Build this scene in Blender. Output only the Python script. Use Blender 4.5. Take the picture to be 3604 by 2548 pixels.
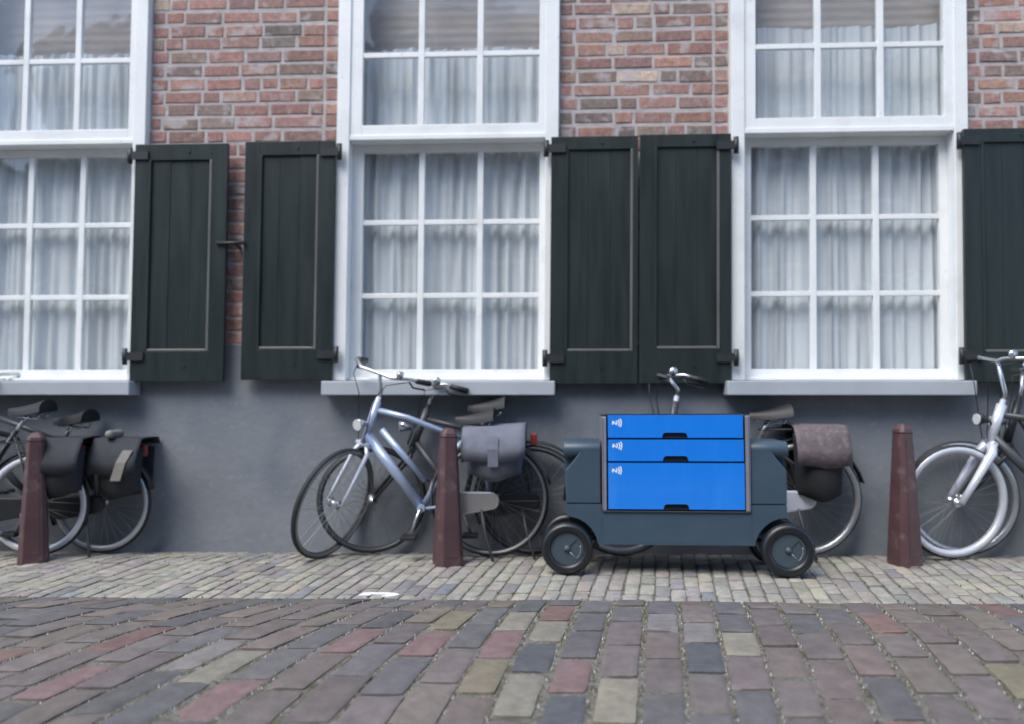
import bpy, bmesh, math, random
import numpy as np
from mathutils import Vector, Matrix, noise as mnoise

scene = bpy.context.scene
for o in list(bpy.data.objects):
    bpy.data.objects.remove(o)
COL = scene.collection
R = math.radians
rng = random.Random(7)

# ------------------------------------------------------------------ camera, light, exposure
CAM_H = 1.01
cam_d = bpy.data.cameras.new("camera")
cam = bpy.data.objects.new("camera", cam_d)
COL.objects.link(cam)
cam.location = (0.0, -5.03, CAM_H)
cam.rotation_euler = (R(90 + 2.1), 0, R(2.577))
cam_d.sensor_width = 36.0
cam_d.lens = 28.0
cam_d.clip_start = 0.05
cam_d.clip_end = 600.0
cam_d.dof.use_dof = True
cam_d.dof.focus_distance = 3.5
cam_d.dof.aperture_fstop = 28.0 / 31.0
scene.camera = cam

world = bpy.data.worlds.new("World")
scene.world = world
world.use_nodes = True
wnt = world.node_tree
bg = wnt.nodes["Background"]
sky = wnt.nodes.new("ShaderNodeTexSky")
sky.sky_type = 'NISHITA'
sky.sun_disc = False
SUN_EL, SUN_AZ = 56.0, 218.0
sky.sun_elevation = R(SUN_EL)
sky.sun_rotation = R(SUN_AZ)
sky.air_density = 1.0
sky.dust_density = 1.2
sky.ozone_density = 1.5
wnt.links.new(sky.outputs[0], bg.inputs[0])
bg.inputs[1].default_value = 0.14

sun_d = bpy.data.lights.new("sun", 'SUN')
sun_d.energy = 1.5
sun_d.angle = R(35)
sun_d.color = (1.0, 0.955, 0.87)
sun = bpy.data.objects.new("sun", sun_d)
COL.objects.link(sun)
az, el = R(SUN_AZ), R(SUN_EL)
sdir = Vector((math.sin(az) * math.cos(el), math.cos(az) * math.cos(el), math.sin(el)))
sun.rotation_euler = (-sdir).to_track_quat('-Z', 'Y').to_euler()

scene.view_settings.view_transform = 'Standard'
scene.view_settings.look = 'None'
scene.view_settings.exposure = 1.22
scene.view_settings.gamma = 1.0
scene.render.engine = 'CYCLES'
scene.cycles.use_denoising = True
scene.cycles.max_bounces = 8
scene.cycles.transparent_max_bounces = 16
scene.cycles.caustics_reflective = False
scene.cycles.caustics_refractive = False


# ------------------------------------------------------------------ materials
def lin(r, g, b):
    f = lambda c: (c / 255 / 12.92) if c / 255 <= 0.04045 else ((c / 255 + 0.055) / 1.055) ** 2.4
    return (f(r), f(g), f(b))


def mat(name, base, rough=0.6, metal=0.0, var=0.12, scale=8.0, bump=0.0, bscale=60.0, spec=0.5,
        coat=0.0, src=None, speck=None, rvar=0.0, stretch=None, patch=None):
    """Principled material: base colour (or object / attribute colour) times soft noise, optional grain, patches and bump."""
    m = bpy.data.materials.new(name)
    m.use_nodes = True
    nt = m.node_tree
    N, L = nt.nodes, nt.links
    p = N["Principled BSDF"]
    p.inputs["Roughness"].default_value = rough
    p.inputs["Metallic"].default_value = metal
    p.inputs["Specular IOR Level"].default_value = spec
    p.inputs["Coat Weight"].default_value = coat
    p.inputs["Coat Roughness"].default_value = 0.12
    tc = N.new("ShaderNodeTexCoord")
    geo = N.new("ShaderNodeNewGeometry")
    vec = geo.outputs["Position"] if src in ('object', 'attr') else tc.outputs["Object"]
    if stretch:
        mp = N.new("ShaderNodeMapping")
        mp.inputs["Scale"].default_value = stretch
        L.new(vec, mp.inputs[0])
        vec = mp.outputs[0]
    nz = N.new("ShaderNodeTexNoise")
    nz.inputs["Scale"].default_value = scale
    nz.inputs["Detail"].default_value = 6
    nz.inputs["Roughness"].default_value = 0.65
    L.new(vec, nz.inputs["Vector"])
    mr = N.new("ShaderNodeMapRange")
    mr.inputs["From Min"].default_value = 0.3
    mr.inputs["From Max"].default_value = 0.7
    mr.inputs["To Min"].default_value = 1 - var
    mr.inputs["To Max"].default_value = 1 + var
    L.new(nz.outputs["Fac"], mr.inputs["Value"])
    if src == 'object':
        oi = N.new("ShaderNodeObjectInfo")
        col = oi.outputs["Color"]
    elif src == 'attr':
        at = N.new("ShaderNodeAttribute")
        at.attribute_name = "tint"
        col = at.outputs["Color"]
    else:
        rgb = N.new("ShaderNodeRGB")
        rgb.outputs[0].default_value = (*base, 1)
        col = rgb.outputs[0]
    mx = N.new("ShaderNodeMix")
    mx.data_type = 'RGBA'
    mx.blend_type = 'MULTIPLY'
    mx.inputs["Factor"].default_value = 1
    L.new(col, mx.inputs["A"])
    L.new(mr.outputs[0], mx.inputs["B"])
    out = mx.outputs["Result"]
    for spec_ in [speck, patch]:
        if not spec_:
            continue
        sc, lo, hi, scol, amt = spec_
        n2 = N.new("ShaderNodeTexNoise")
        n2.inputs["Scale"].default_value = sc
        n2.inputs["Detail"].default_value = 4
        L.new(vec, n2.inputs["Vector"])
        r2 = N.new("ShaderNodeMapRange")
        r2.inputs["From Min"].default_value = lo
        r2.inputs["From Max"].default_value = hi
        r2.inputs["To Max"].default_value = amt
        L.new(n2.outputs["Fac"], r2.inputs["Value"])
        m2 = N.new("ShaderNodeMix")
        m2.data_type = 'RGBA'
        m2.inputs["B"].default_value = (*scol, 1)
        L.new(r2.outputs[0], m2.inputs["Factor"])
        L.new(out, m2.inputs["A"])
        out = m2.outputs["Result"]
    L.new(out, p.inputs["Base Color"])
    if rvar:
        r3 = N.new("ShaderNodeMapRange")
        r3.inputs["To Min"].default_value = max(0.02, rough - rvar)
        r3.inputs["To Max"].default_value = min(1, rough + rvar)
        L.new(nz.outputs["Fac"], r3.inputs["Value"])
        L.new(r3.outputs[0], p.inputs["Roughness"])
    if bump:
        nb = N.new("ShaderNodeTexNoise")
        nb.inputs["Scale"].default_value = bscale
        nb.inputs["Detail"].default_value = 6
        nb.inputs["Roughness"].default_value = 0.7
        L.new(vec, nb.inputs["Vector"])
        bp = N.new("ShaderNodeBump")
        bp.inputs["Strength"].default_value = bump
        bp.inputs["Distance"].default_value = 0.01
        L.new(nb.outputs["Fac"], bp.inputs["Height"])
        L.new(bp.outputs[0], p.inputs["Normal"])
    return m


def glass_mat(name):
    m = bpy.data.materials.new(name)
    m.use_nodes = True
    nt = m.node_tree
    N, L = nt.nodes, nt.links
    N.remove(N["Principled BSDF"])
    out = N["Material Output"]
    tr = N.new("ShaderNodeBsdfTransparent")
    tr.inputs[0].default_value = (1, 1, 1, 1)
    gl = N.new("ShaderNodeBsdfGlossy")
    gl.inputs["Roughness"].default_value = 0.02
    fr = N.new("ShaderNodeFresnel")
    # the same reflectance from inside as from outside (thin pane)
    gm_ = N.new("ShaderNodeNewGeometry")
    ior = N.new("ShaderNodeMapRange")
    ior.inputs["To Min"].default_value = 1.8
    ior.inputs["To Max"].default_value = 1 / 1.8
    L.new(gm_.outputs["Backfacing"], ior.inputs["Value"])
    L.new(ior.outputs[0], fr.inputs["IOR"])
    mx = N.new("ShaderNodeMixShader")
    tc = N.new("ShaderNodeTexCoord")
    nz = N.new("ShaderNodeTexNoise")
    nz.inputs["Scale"].default_value = 2.5
    nz.inputs["Detail"].default_value = 2
    bp = N.new("ShaderNodeBump")
    bp.inputs["Strength"].default_value = 0.25
    bp.inputs["Distance"].default_value = 0.02
    L.new(tc.outputs["Object"], nz.inputs["Vector"])
    L.new(nz.outputs["Fac"], bp.inputs["Height"])
    L.new(bp.outputs[0], gl.inputs["Normal"])
    L.new(fr.outputs[0], mx.inputs[0])
    L.new(tr.outputs[0], mx.inputs[1])
    L.new(gl.outputs[0], mx.inputs[2])
    L.new(mx.outputs[0], out.inputs["Surface"])
    return m


def curtain_mat(name):
    m = bpy.data.materials.new(name)
    m.use_nodes = True
    nt = m.node_tree
    N, L = nt.nodes, nt.links
    N.remove(N["Principled BSDF"])
    out = N["Material Output"]
    df = N.new("ShaderNodeBsdfDiffuse")
    tl = N.new("ShaderNodeBsdfTranslucent")
    tr = N.new("ShaderNodeBsdfTransparent")
    tc = N.new("ShaderNodeTexCoord")
    mp = N.new("ShaderNodeMapping")
    mp.inputs["Scale"].default_value = (9, 1, 0.3)
    nz = N.new("ShaderNodeTexNoise")
    nz.inputs["Scale"].default_value = 1.4
    nz.inputs["Detail"].default_value = 5
    L.new(tc.outputs["Object"], mp.inputs[0])
    L.new(mp.outputs[0], nz.inputs["Vector"])
    for n in (df, tl):
        n.inputs[0].default_value = (0.7, 0.76, 0.8, 1)
    a = N.new("ShaderNodeMixShader")
    a.inputs[0].default_value = 0.1
    L.new(df.outputs[0], a.inputs[1])
    L.new(tl.outputs[0], a.inputs[2])
    r = N.new("ShaderNodeMapRange")
    r.inputs["From Min"].default_value = 0.47
    r.inputs["From Max"].default_value = 0.6
    r.inputs["To Min"].default_value = 0.0
    r.inputs["To Max"].default_value = 0.22
    L.new(nz.outputs["Fac"], r.inputs["Value"])
    b = N.new("ShaderNodeMixShader")
    L.new(r.outputs[0], b.inputs[0])
    L.new(a.outputs[0], b.inputs[1])
    L.new(tr.outputs[0], b.inputs[2])
    L.new(b.outputs[0], out.inputs["Surface"])
    return m


M = {}
M['street_brick'] = mat('street_brick', (0, 0, 0), 0.72, var=0.24, scale=16, bump=0.6, bscale=130, src='object', spec=0.4,
                        speck=(260, 0.62, 0.74, (0.03, 0.03, 0.033), 0.5), patch=(9, 0.55, 0.75, (0.13, 0.125, 0.13), 0.35))
M['street_brick_far'] = mat('street_brick_far', (0, 0, 0), 0.75, var=0.22, scale=30, bump=0.5, bscale=130, src='attr', spec=0.4,
                            speck=(260, 0.62, 0.74, (0.03, 0.03, 0.033), 0.5))
M['klinker'] = mat('klinker', (0, 0, 0), 0.8, var=0.22, scale=22, bump=0.5, bscale=120, src='object', spec=0.3,
                   speck=(200, 0.62, 0.72, (0.05, 0.05, 0.04), 0.5), patch=(7, 0.55, 0.75, (0.12, 0.125, 0.105), 0.4))
M['klinker_far'] = mat('klinker_far', (0, 0, 0), 0.8, var=0.22, scale=22, bump=0.5, bscale=120, src='attr', spec=0.3,
                       speck=(200, 0.62, 0.72, (0.05, 0.05, 0.04), 0.5), patch=(7, 0.55, 0.75, (0.12, 0.125, 0.105), 0.4))
M['joint'] = mat('joint_sand', (0.19, 0.182, 0.16), 0.95, var=0.5, scale=45, bump=1.0, bscale=160, src=None, spec=0.1,
                 speck=(170, 0.6, 0.68, (0.5, 0.49, 0.47), 0.85), patch=(14, 0.5, 0.65, (0.1, 0.105, 0.055), 0.6))
M['ground'] = mat('ground', (0.2, 0.2, 0.205), 0.95, var=0.3, scale=3, bump=0.4, bscale=20)
M['wall_brick'] = mat('wall_brick', (0, 0, 0), 0.85, var=0.28, scale=26, bump=0.7, bscale=90, src='object', spec=0.25,
                      speck=(60, 0.58, 0.72, (0.07, 0.06, 0.06), 0.5), patch=(8.5, 0.55, 0.64, (0.46, 0.42, 0.42), 0.7))
M['wall_brick_far'] = mat('wall_brick_far', (0, 0, 0), 0.85, var=0.28, scale=26, bump=0.7, bscale=90, src='attr', spec=0.25)
M['mortar'] = mat('mortar', (0.45, 0.425, 0.425), 0.95, var=0.22, scale=12, bump=0.8, bscale=70, spec=0.15)
M['plinth'] = mat('plinth_paint', (0.185, 0.203, 0.228), 0.62, var=0.1, scale=2.2, bump=0.45, bscale=22, spec=0.4, rvar=0.1,
                  patch=(3.2, 0.5, 0.75, (0.135, 0.155, 0.185), 0.75), speck=(24, 0.62, 0.7, (0.25, 0.27, 0.29), 0.4))
M['white'] = mat('white_paint', (0.78, 0.8, 0.8), 0.38, var=0.05, scale=3, bump=0.06, bscale=18, spec=0.5,
                 patch=(4.5, 0.54, 0.75, (0.56, 0.57, 0.54), 0.45), speck=(38, 0.66, 0.72, (0.5, 0.5, 0.47), 0.5))
M['sill'] = mat('sill_paint', (0.375, 0.41, 0.45), 0.5, var=0.08, scale=4, bump=0.08, bscale=25)
M['green'] = mat('shutter_paint', (0.019, 0.027, 0.027), 0.38, var=0.25, scale=2.5, bump=0.12, bscale=12, spec=0.38, rvar=0.12,
                 stretch=(6, 1, 0.6))
M['green_lit_edge'] = mat('shutter_moulding_lit', (0.12, 0.12, 0.115), 0.4, var=0.2, scale=3)  # paler than the shutter paint: light catching the moulding is put into the colour
M['iron'] = mat('dark_iron', (0.03, 0.033, 0.036), 0.5, metal=0.3, var=0.2)
M['glass'] = glass_mat('old_glass')
M['curtain'] = curtain_mat('sheer_curtain')
M['room'] = mat('room_wall', (0.5, 0.48, 0.47), 0.9, var=0.2, scale=2)
M['bollard'] = mat('bollard_paint', (0.078, 0.04, 0.044), 0.45, var=0.2, scale=6, bump=0.15, bscale=40, spec=0.5, rvar=0.12,
                   patch=(11, 0.58, 0.68, (0.17, 0.125, 0.12), 0.5), speck=(55, 0.64, 0.7, (0.035, 0.02, 0.018), 0.7))
# cart
M['cart_grey'] = mat('cart_plastic', (0.042, 0.072, 0.105), 0.4, var=0.07, scale=5, bump=0.1, bscale=420, spec=0.45,
                     speck=(330, 0.55, 0.75, (0.09, 0.13, 0.17), 0.35), patch=(4.5, 0.52, 0.75, (0.075, 0.1, 0.125), 0.35))
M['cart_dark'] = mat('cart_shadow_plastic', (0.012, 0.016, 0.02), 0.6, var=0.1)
M['cart_blue'] = mat('cart_blue', (0.009, 0.198, 0.75), 0.22, var=0.04, scale=5, bump=0.02, bscale=30, spec=0.5, coat=0.8, rvar=0.1, stretch=(3, 1, 0.5), patch=(2.6, 0.55, 0.78, (0.035, 0.25, 0.8), 0.45), speck=(150, 0.69, 0.76, (0.15, 0.33, 0.75), 0.5))
M['cart_blue'].node_tree.nodes['Principled BSDF'].inputs['Coat Roughness'].default_value = 0.06
M['slot_shade_blue'] = mat('slot_shade_blue', (0.002, 0.005, 0.014), 0.6, var=0.1, spec=0.25)  # near-black blue: the shade of the recesses is put into the colour
M['alu'] = mat('rail_aluminium', (0.36, 0.36, 0.42), 0.4, metal=0.6, var=0.08, scale=20, stretch=(1, 1, 12))
M['rubber'] = mat('cart_rubber', (0.006, 0.008, 0.012), 0.42, var=0.15, scale=30, spec=0.6)
M['cap'] = mat('wheel_cap', (0.044, 0.066, 0.085), 0.45, var=0.06, scale=10, spec=0.5, speck=(330, 0.55, 0.75, (0.1, 0.14, 0.17), 0.3))
M['decal'] = mat('white_print', (0.8, 0.86, 0.9), 0.5, var=0.02)
M['mark'] = mat('road_paint', (0.72, 0.73, 0.74), 0.7, var=0.08, scale=40)
# bikes
M['tyre'] = mat('bike_tyre', (0.02, 0.021, 0.023), 0.7, var=0.15)
M['rim'] = mat('bike_rim', (0.5, 0.52, 0.55), 0.35, metal=0.7, var=0.08)
M['rim_white'] = mat('bike_rim_pale', (0.62, 0.64, 0.7), 0.4, metal=0.3, var=0.06)
M['rim_dim'] = mat('bike_rim_dull', (0.2, 0.21, 0.22), 0.4, metal=0.5, var=0.08)
M['spoke'] = mat('bike_spoke', (0.3, 0.31, 0.33), 0.4, metal=0.6, var=0.05)
M['chrome'] = mat('bike_chrome', (0.55, 0.56, 0.58), 0.25, metal=0.85, var=0.08)
M['black'] = mat('bike_black', (0.016, 0.018, 0.022), 0.4, var=0.2, spec=0.5)
M['bluegrey'] = mat('bike_bluegrey', (0.4, 0.48, 0.64), 0.32, metal=0.35, var=0.06)
M['silver'] = mat('bike_silver', (0.66, 0.69, 0.78), 0.32, metal=0.35, var=0.06)
M['darkgrey'] = mat('bike_darkgrey', (0.05, 0.055, 0.062), 0.4, var=0.1)
M['leather'] = mat('saddle_black', (0.014, 0.014, 0.016), 0.55, var=0.2, bump=0.2)
M['red'] = mat('reflector_red', (0.22, 0.03, 0.03), 0.35, var=0.1)
M['lens'] = mat('lamp_lens', (0.6, 0.62, 0.62), 0.15, var=0.05)
M['bag_purple'] = mat('bag_purple', (0.135, 0.145, 0.185), 0.8, var=0.14, scale=14, bump=0.4, bscale=120)
M['bag_dark'] = mat('bag_dark', (0.02, 0.023, 0.032), 0.75, var=0.2, scale=14, bump=0.4, bscale=120)
M['bag_black'] = mat('bag_black', (0.014, 0.015, 0.018), 0.7, var=0.2, scale=14, bump=0.3)
M['bag_beige'] = mat('bag_beige', (0.2, 0.19, 0.175), 0.8, var=0.15, scale=20)
M['bag_mauve'] = mat('bag_mauve', (0.115, 0.095, 0.102), 0.8, var=0.2, scale=10, bump=0.3,
                     patch=(30, 0.53, 0.6, (0.17, 0.135, 0.145), 0.6), speck=(42, 0.58, 0.64, (0.07, 0.05, 0.055), 0.6))
M['grass'] = mat('joint_grass', (0, 0, 0), 0.8, var=0.2, src='attr')
M['grit'] = mat('joint_grit', (0, 0, 0), 0.85, var=0.2, src='attr')


# ------------------------------------------------------------------ mesh helpers
def link(name, me, parent=None, m=None):
    o = bpy.data.objects.new(name, me)
    COL.objects.link(o)
    if parent is not None:
        o.parent = parent
    if m is not None:
        me.materials.append(m)
    return o


def empty(name, loc=(0, 0, 0), rz=0.0):
    o = bpy.data.objects.new(name, None)
    o.location = loc
    o.rotation_euler = (0, 0, rz)
    o.empty_display_size = 0.1
    COL.objects.link(o)
    return o


def tag(o, label=None, category=None, group=None, kind=None):
    if label:
        o["label"] = label
    if category:
        o["category"] = category
    if group:
        o["group"] = group
    if kind:
        o["kind"] = kind
    return o


class MB:
    """Collects vertices and faces of one mesh."""

    def __init__(self):
        self.v, self.f, self.sm = [], [], []

    def add(self, vs, fs, smooth=False):
        b = len(self.v)
        self.v += [tuple(p) for p in vs]
        self.f += [tuple(i + b for i in f) for f in fs]
        self.sm += [smooth] * len(fs)
        return self

    def box(self, x0, x1, y0, y1, z0, z1):
        vs = [(x0, y0, z0), (x1, y0, z0), (x1, y1, z0), (x0, y1, z0), (x0, y0, z1), (x1, y0, z1), (x1, y1, z1), (x0, y1, z1)]
        fs = [(0, 3, 2, 1), (4, 5, 6, 7), (0, 1, 5, 4), (1, 2, 6, 5), (2, 3, 7, 6), (3, 0, 4, 7)]
        return self.add(vs, fs)

    def prism_y(self, poly, y0, y1):
        """Polygon in (x, z), counter-clockwise seen from -y, extruded from y0 (front) to y1 (back)."""
        n = len(poly)
        vs = [(x, y0, z) for x, z in poly] + [(x, y1, z) for x, z in poly]
        fs = [tuple(range(n)), tuple(range(2 * n - 1, n - 1, -1))]
        fs += [(i, i + n, (i + 1) % n + n, (i + 1) % n) for i in range(n)]
        return self.add(vs, fs)

    def prism_x(self, poly, x0, x1, smooth=False):
        n = len(poly)
        vs = [(x0, y, z) for y, z in poly] + [(x1, y, z) for y, z in poly]
        self.add(vs, [tuple(range(n)), tuple(range(2 * n - 1, n - 1, -1))])
        b = len(self.v) - 2 * n
        fs = [(i, i + n, (i + 1) % n + n, (i + 1) % n) for i in range(n)]
        self.f += [tuple(k + b for k in q) for q in fs]
        self.sm += [smooth] * n
        return self

    def tube(self, pts, r, n=8, closed=False, cap=True):
        pts = [Vector(p) for p in pts]
        m = len(pts)
        rs = r if isinstance(r, (list, tuple)) else [r] * m
        ref = None
        vs = []
        for i, p in enumerate(pts):
            a = pts[(i - 1) % m] if (closed or i > 0) else p
            c = pts[(i + 1) % m] if (closed or i < m - 1) else p
            t = (c - a).normalized()
            if ref is None:
                ref = Vector((0, 1, 0)) if abs(t.y) < 0.9 else Vector((1, 0, 0))
            u = (ref - t * ref.dot(t)).normalized()
            ref = u
            w = t.cross(u)
            for k in range(n):
                q = 2 * math.pi * k / n
                vs.append(p + (u * math.cos(q) + w * math.sin(q)) * rs[i])
        fs = []
        for i in range(m if closed else m - 1):
            for k in range(n):
                a, b2 = i * n + k, i * n + (k + 1) % n
                c, d = ((i + 1) % m) * n + (k + 1) % n, ((i + 1) % m) * n + k
                fs.append((a, b2, c, d))
        self.add(vs, fs, True)
        if cap and not closed:
            b = len(self.v) - len(vs)
            self.f += [tuple(b + k for k in range(n - 1, -1, -1)), tuple(b + (m - 1) * n + k for k in range(n))]
            self.sm += [False, False]
        return self

    def lathe_y(self, prof, cx, cy, cz, n=40, closed=False):
        """Profile of (radius, y) turned about the y axis through (cx, cz)."""
        m = len(prof)
        vs = []
        for k in range(n):
            a = 2 * math.pi * k / n
            for r_, y in prof:
                vs.append((cx + r_ * math.cos(a), cy + y, cz + r_ * math.sin(a)))
        fs = []
        for k in range(n):
            k2 = (k + 1) % n
            for i in range(m if closed else m - 1):
                j = (i + 1) % m
                fs.append((k * m + i, k * m + j, k2 * m + j, k2 * m + i))
        return self.add(vs, fs, True)

    def xf(self, mtx, start=0):
        for i in range(start, len(self.v)):
            self.v[i] = tuple(mtx @ Vector(self.v[i]))
        return self

    def mesh(self, name):
        me = bpy.data.meshes.new(name)
        me.from_pydata(self.v, [], self.f)
        me.polygons.foreach_set("use_smooth", self.sm)
        me.update()
        return me

    def build(self, name, m, parent=None, bevel=0.0, seg=2, fix=True):
        me = self.mesh(name)
        if fix:
            bm = bmesh.new()
            bm.from_mesh(me)
            bmesh.ops.recalc_face_normals(bm, faces=bm.faces)
            bm.to_mesh(me)
            bm.free()
        o = link(name, me, parent, m)
        if bevel:
            b = o.modifiers.new("bevel", 'BEVEL')
            b.width = bevel
            b.segments = seg
            b.limit_method = 'ANGLE'
            b.angle_limit = R(40)
            b.harden_normals = False
        return o


def tint_attr(me, cols):
    """cols: one linear colour per face -> corner colour attribute 'tint'."""
    at = me.color_attributes.new("tint", 'FLOAT_COLOR', 'CORNER')
    arr = []
    for p, c in zip(me.polygons, cols):
        arr += [c[0], c[1], c[2], 1.0] * p.loop_total
    at.data.foreach_set("color", arr)


# ------------------------------------------------------------------ ground shape
EDGE = -1.17


def ground_z(x, y):
    if y >= EDGE:
        ys = [-1.17, -0.77, -0.4, -0.2, 0.0]
        zs = [0.012, 0.024, 0.030, 0.022, 0.0]
        g = float(np.interp(y, ys, zs)) if y <= 0 else 0.0
    else:
        d = EDGE - y
        d1 = min(d, 1.9)
        g = 0.012 + 0.112 * d1 - d1 * d1 / 10.5
        if d > 1.9:
            s0 = 0.112 - 1.9 / 5.25
            e = min(d - 1.9, 1.6)
            g += s0 * e - s0 * e * e / 3.2
    xx = max(-6.0, min(6.0, x))
    g += 0.004 * xx
    g += 0.004 * mnoise.noise((x * 1.3, y * 1.3, 3.0))
    return g


SH = 0.147                      # the courses run slightly askew to the house


def sheet(name, x0, x1, y0, y1, nx, ny, dz, m):
    b = MB()
    vs, fs = [], []
    for j in range(ny + 1):
        y = y0 + (y1 - y0) * j / ny
        for i in range(nx + 1):
            x = x0 + (x1 - x0) * i / nx
            vs.append((x, y, ground_z(x, y) + dz))
    for j in range(ny):
        for i in range(nx):
            a = j * (nx + 1) + i
            fs.append((a, a + 1, a + nx + 2, a + nx + 1))
    b.add(vs, fs, True)
    return b.build(name, m, fix=False)


street = tag(sheet('street', -7.5, 7.5, -7.0, EDGE, 60, 60, -0.004, M['joint']), kind='structure',
             label='worn brick street of mixed purple grey cobbles in the foreground')
pavement = tag(sheet('pavement', -7.5, 7.5, EDGE, 0.02, 60, 24, -0.009, M['joint']), kind='structure',
               label='pale narrow brick pavement in front of the house')
bg_ground = MB()
gx, gy = [-150, -7.4, 7.4, 150], [-150, -6.9, 0.3, 60]
for i in range(3):
    for j in range(3):
        if i == 1 and j == 1:
            continue
        xa, xb, ya, yb = gx[i], gx[i + 1], gy[j], gy[j + 1]
        f_ = lambda x, y: -0.24 if y < -6 else -0.03
        bg_ground.add([(xa, ya, f_(xa, ya)), (xb, ya, f_(xb, ya)), (xb, yb, f_(xb, yb)), (xa, yb, f_(xa, yb))], [(0, 1, 2, 3)])
tag(bg_ground.build('ground', M['ground'], fix=False), kind='structure', label='bare ground running on beyond the paved street')


def paver(cx, cy, w, l, nx, ny, r_, edge, dz, jit, depth=0.045, k_=None):
    """One worn brick: domed top with rounded, uneven edges and a skirt; returned relative to its centre."""
    k_ = SH if k_ is None else k_
    sx, sy = r_.uniform(0, 99), r_.uniform(0, 99)
    tilt_x, tilt_y = r_.uniform(-0.02, 0.02) * jit, r_.uniform(-0.04, 0.01) * jit
    lift = dz + r_.uniform(-0.003, 0.003) * jit
    us = [-1 + 2 * i / nx for i in range(nx + 1)]
    vs_ = [-1 + 2 * j / ny for j in range(ny + 1)]
    if nx > 3:                                     # finer cells near the rim
        us = [math.copysign(abs(u) ** 0.6, u) for u in us]
        vs_ = [math.copysign(abs(v) ** 0.55, v) for v in vs_]
    verts, faces = [], []
    cz = ground_z(cx, cy)
    chip = (r_.choice([-1, 1]), r_.choice([-1, -1, 1]), r_.uniform(0.25, 0.6), r_.uniform(0.12, 0.3), r_.uniform(0.006, 0.014)) if r_.random() < 0.4 and nx > 5 else None
    for v in vs_:
        for u in us:
            ru = u * math.sqrt(1 - 0.05 * v ** 10) if nx > 2 else u
            rv = v * math.sqrt(1 - 0.035 * u ** 10) if nx > 2 else v
            py = rv * l / 2
            px = ru * w / 2 + k_ * py
            k = max(abs(u), abs(v))
            n1 = mnoise.noise((px * 22 + sx, py * 22 + sy, 0))
            n2 = mnoise.noise((px * 9 + sx, py * 9 + sy, 5))
            if k > 0.7:
                px += n1 * 0.005 * jit * abs(u)
                py += n2 * 0.008 * jit * abs(v)
            drop = edge * (k ** 18) * (1 + 0.9 * n2) + edge * 0.06 * (k ** 3)
            z = ground_z(cx + px, cy + py) - cz + lift - max(drop, 0) + tilt_x * px + tilt_y * py + 0.0012 * n1 * jit
            if chip:
                q = ((u - chip[0]) / chip[2]) ** 2 + ((v - chip[1]) / chip[3]) ** 2
                if q < 1:
                    z -= chip[4] * (1 - q) ** 0.5
            verts.append((px, py, z))
    m = nx + 1
    for j in range(ny):
        for i in range(nx):
            a = j * m + i
            faces.append((a, a + 1, a + m + 1, a + m))
    ring = [i for i in range(m)] + [j * m + nx for j in range(1, ny + 1)] + [ny * m + i for i in range(nx - 1, -1, -1)] + [j * m for j in range(ny - 1, 0, -1)]
    b0 = len(verts)
    for i in ring:
        x, y, z = verts[i]
        verts.append((x, y, z))
        verts.append((x * 0.995, y * 0.995, z - depth))
    q = len(ring)
    for i in range(q):
        j = (i + 1) % q
        faces.append((b0 + 2 * i, b0 + 2 * i + 1, b0 + 2 * j + 1, b0 + 2 * j))
    return verts, faces, cz


def jitter_col(c, r_, a=0.14, h=0.05):
    k = 1 + r_.uniform(-a, a)
    return tuple(max(0.004, ch * k * (1 + r_.uniform(-h, h))) for ch in c)


# ---- street bricks
STREET_PAL = [((0.145, 0.124, 0.119), 30), ((0.120, 0.116, 0.119), 30), ((0.161, 0.134, 0.123), 18), ((0.106, 0.104, 0.106), 7),
              ((0.164, 0.142, 0.121), 8), ((0.182, 0.117, 0.104), 4), ((0.210, 0.183, 0.131), 2)]
SPECIAL = {(0.241, 0.221, 0.174): [(0.721, -2.0), (0.188, -2.408)],
           (0.219, 0.203, 0.166): [(-0.157, -1.672), (-0.035, -1.779), (-1.246, -2.294), (-0.07, -2.32)],
           (0.189, 0.127, 0.124): [(0.038, -2.293), (-0.438, -2.046), (-0.246, -1.948), (-0.692, -1.799), (-1.095, -2.427), (-1.77, -2.386), (0.166, -2.517)],
           (0.161, 0.132, 0.130): [(0.676, -2.276)],
           (0.192, 0.179, 0.172): [(-1.358, -2.192), (0.575, -1.857), (0.43, -1.75)],
           (0.088, 0.094, 0.102): [(-0.081, -2.058), (0.53, -2.141), (0.008, -2.466)]}
r2 = random.Random(21)
PW, PL = 0.150, 0.287
cells = []
n_rows = 64
YREF = -1.95


def row_k(p):
    t = min(1.0, max(0.0, (-0.1 - p) / 1.3))
    return 0.147 + 0.29 * t * t * (3 - 2 * t)


def row_dk(p):
    return (row_k(p + 0.01) - row_k(p - 0.01)) / 0.02


p0 = 0.721 - 0.147 * (-2.0 - YREF)
for i in range(-38, 30):
    p = p0 + i * PW
    off = (0.5 if i % 2 else 0.0) * PL + r2.uniform(-0.05, 0.05) + 0.03
    yc = EDGE - 0.02
    first = True
    j = 0
    while yc > -4.4:
        l = PL * r2.uniform(0.93, 1.07)
        if first:
            l = max(0.12, off if off > 0.1 else PL)
            first = False
        cy = yc - l / 2
        yc -= l
        bow = 0.02 * math.sin(i * 0.9) * (cy + 1.2)
        # the rows fan out to the left, where the street bends
        kr, wf = row_k(p), max(0.75, 1 + row_dk(p) * (cy - YREF))
        cx = p + kr * (cy - YREF) + bow * 0.5 + r2.uniform(-0.004, 0.004)
        cells.append([cx, cy, PW * wf - r2.uniform(0.016, 0.029), l - r2.uniform(0.006, 0.014), kr, PW * wf])
keep = []
for c in cells:
    cx, cy = c[0], c[1]
    z = cy + 5.03
    half = 0.643 * max(z, 0.4) + 0.3
    xc = -0.045 * z
    vis = abs(cx - xc) < half and cy > -2.78
    keep.append(vis)
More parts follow.
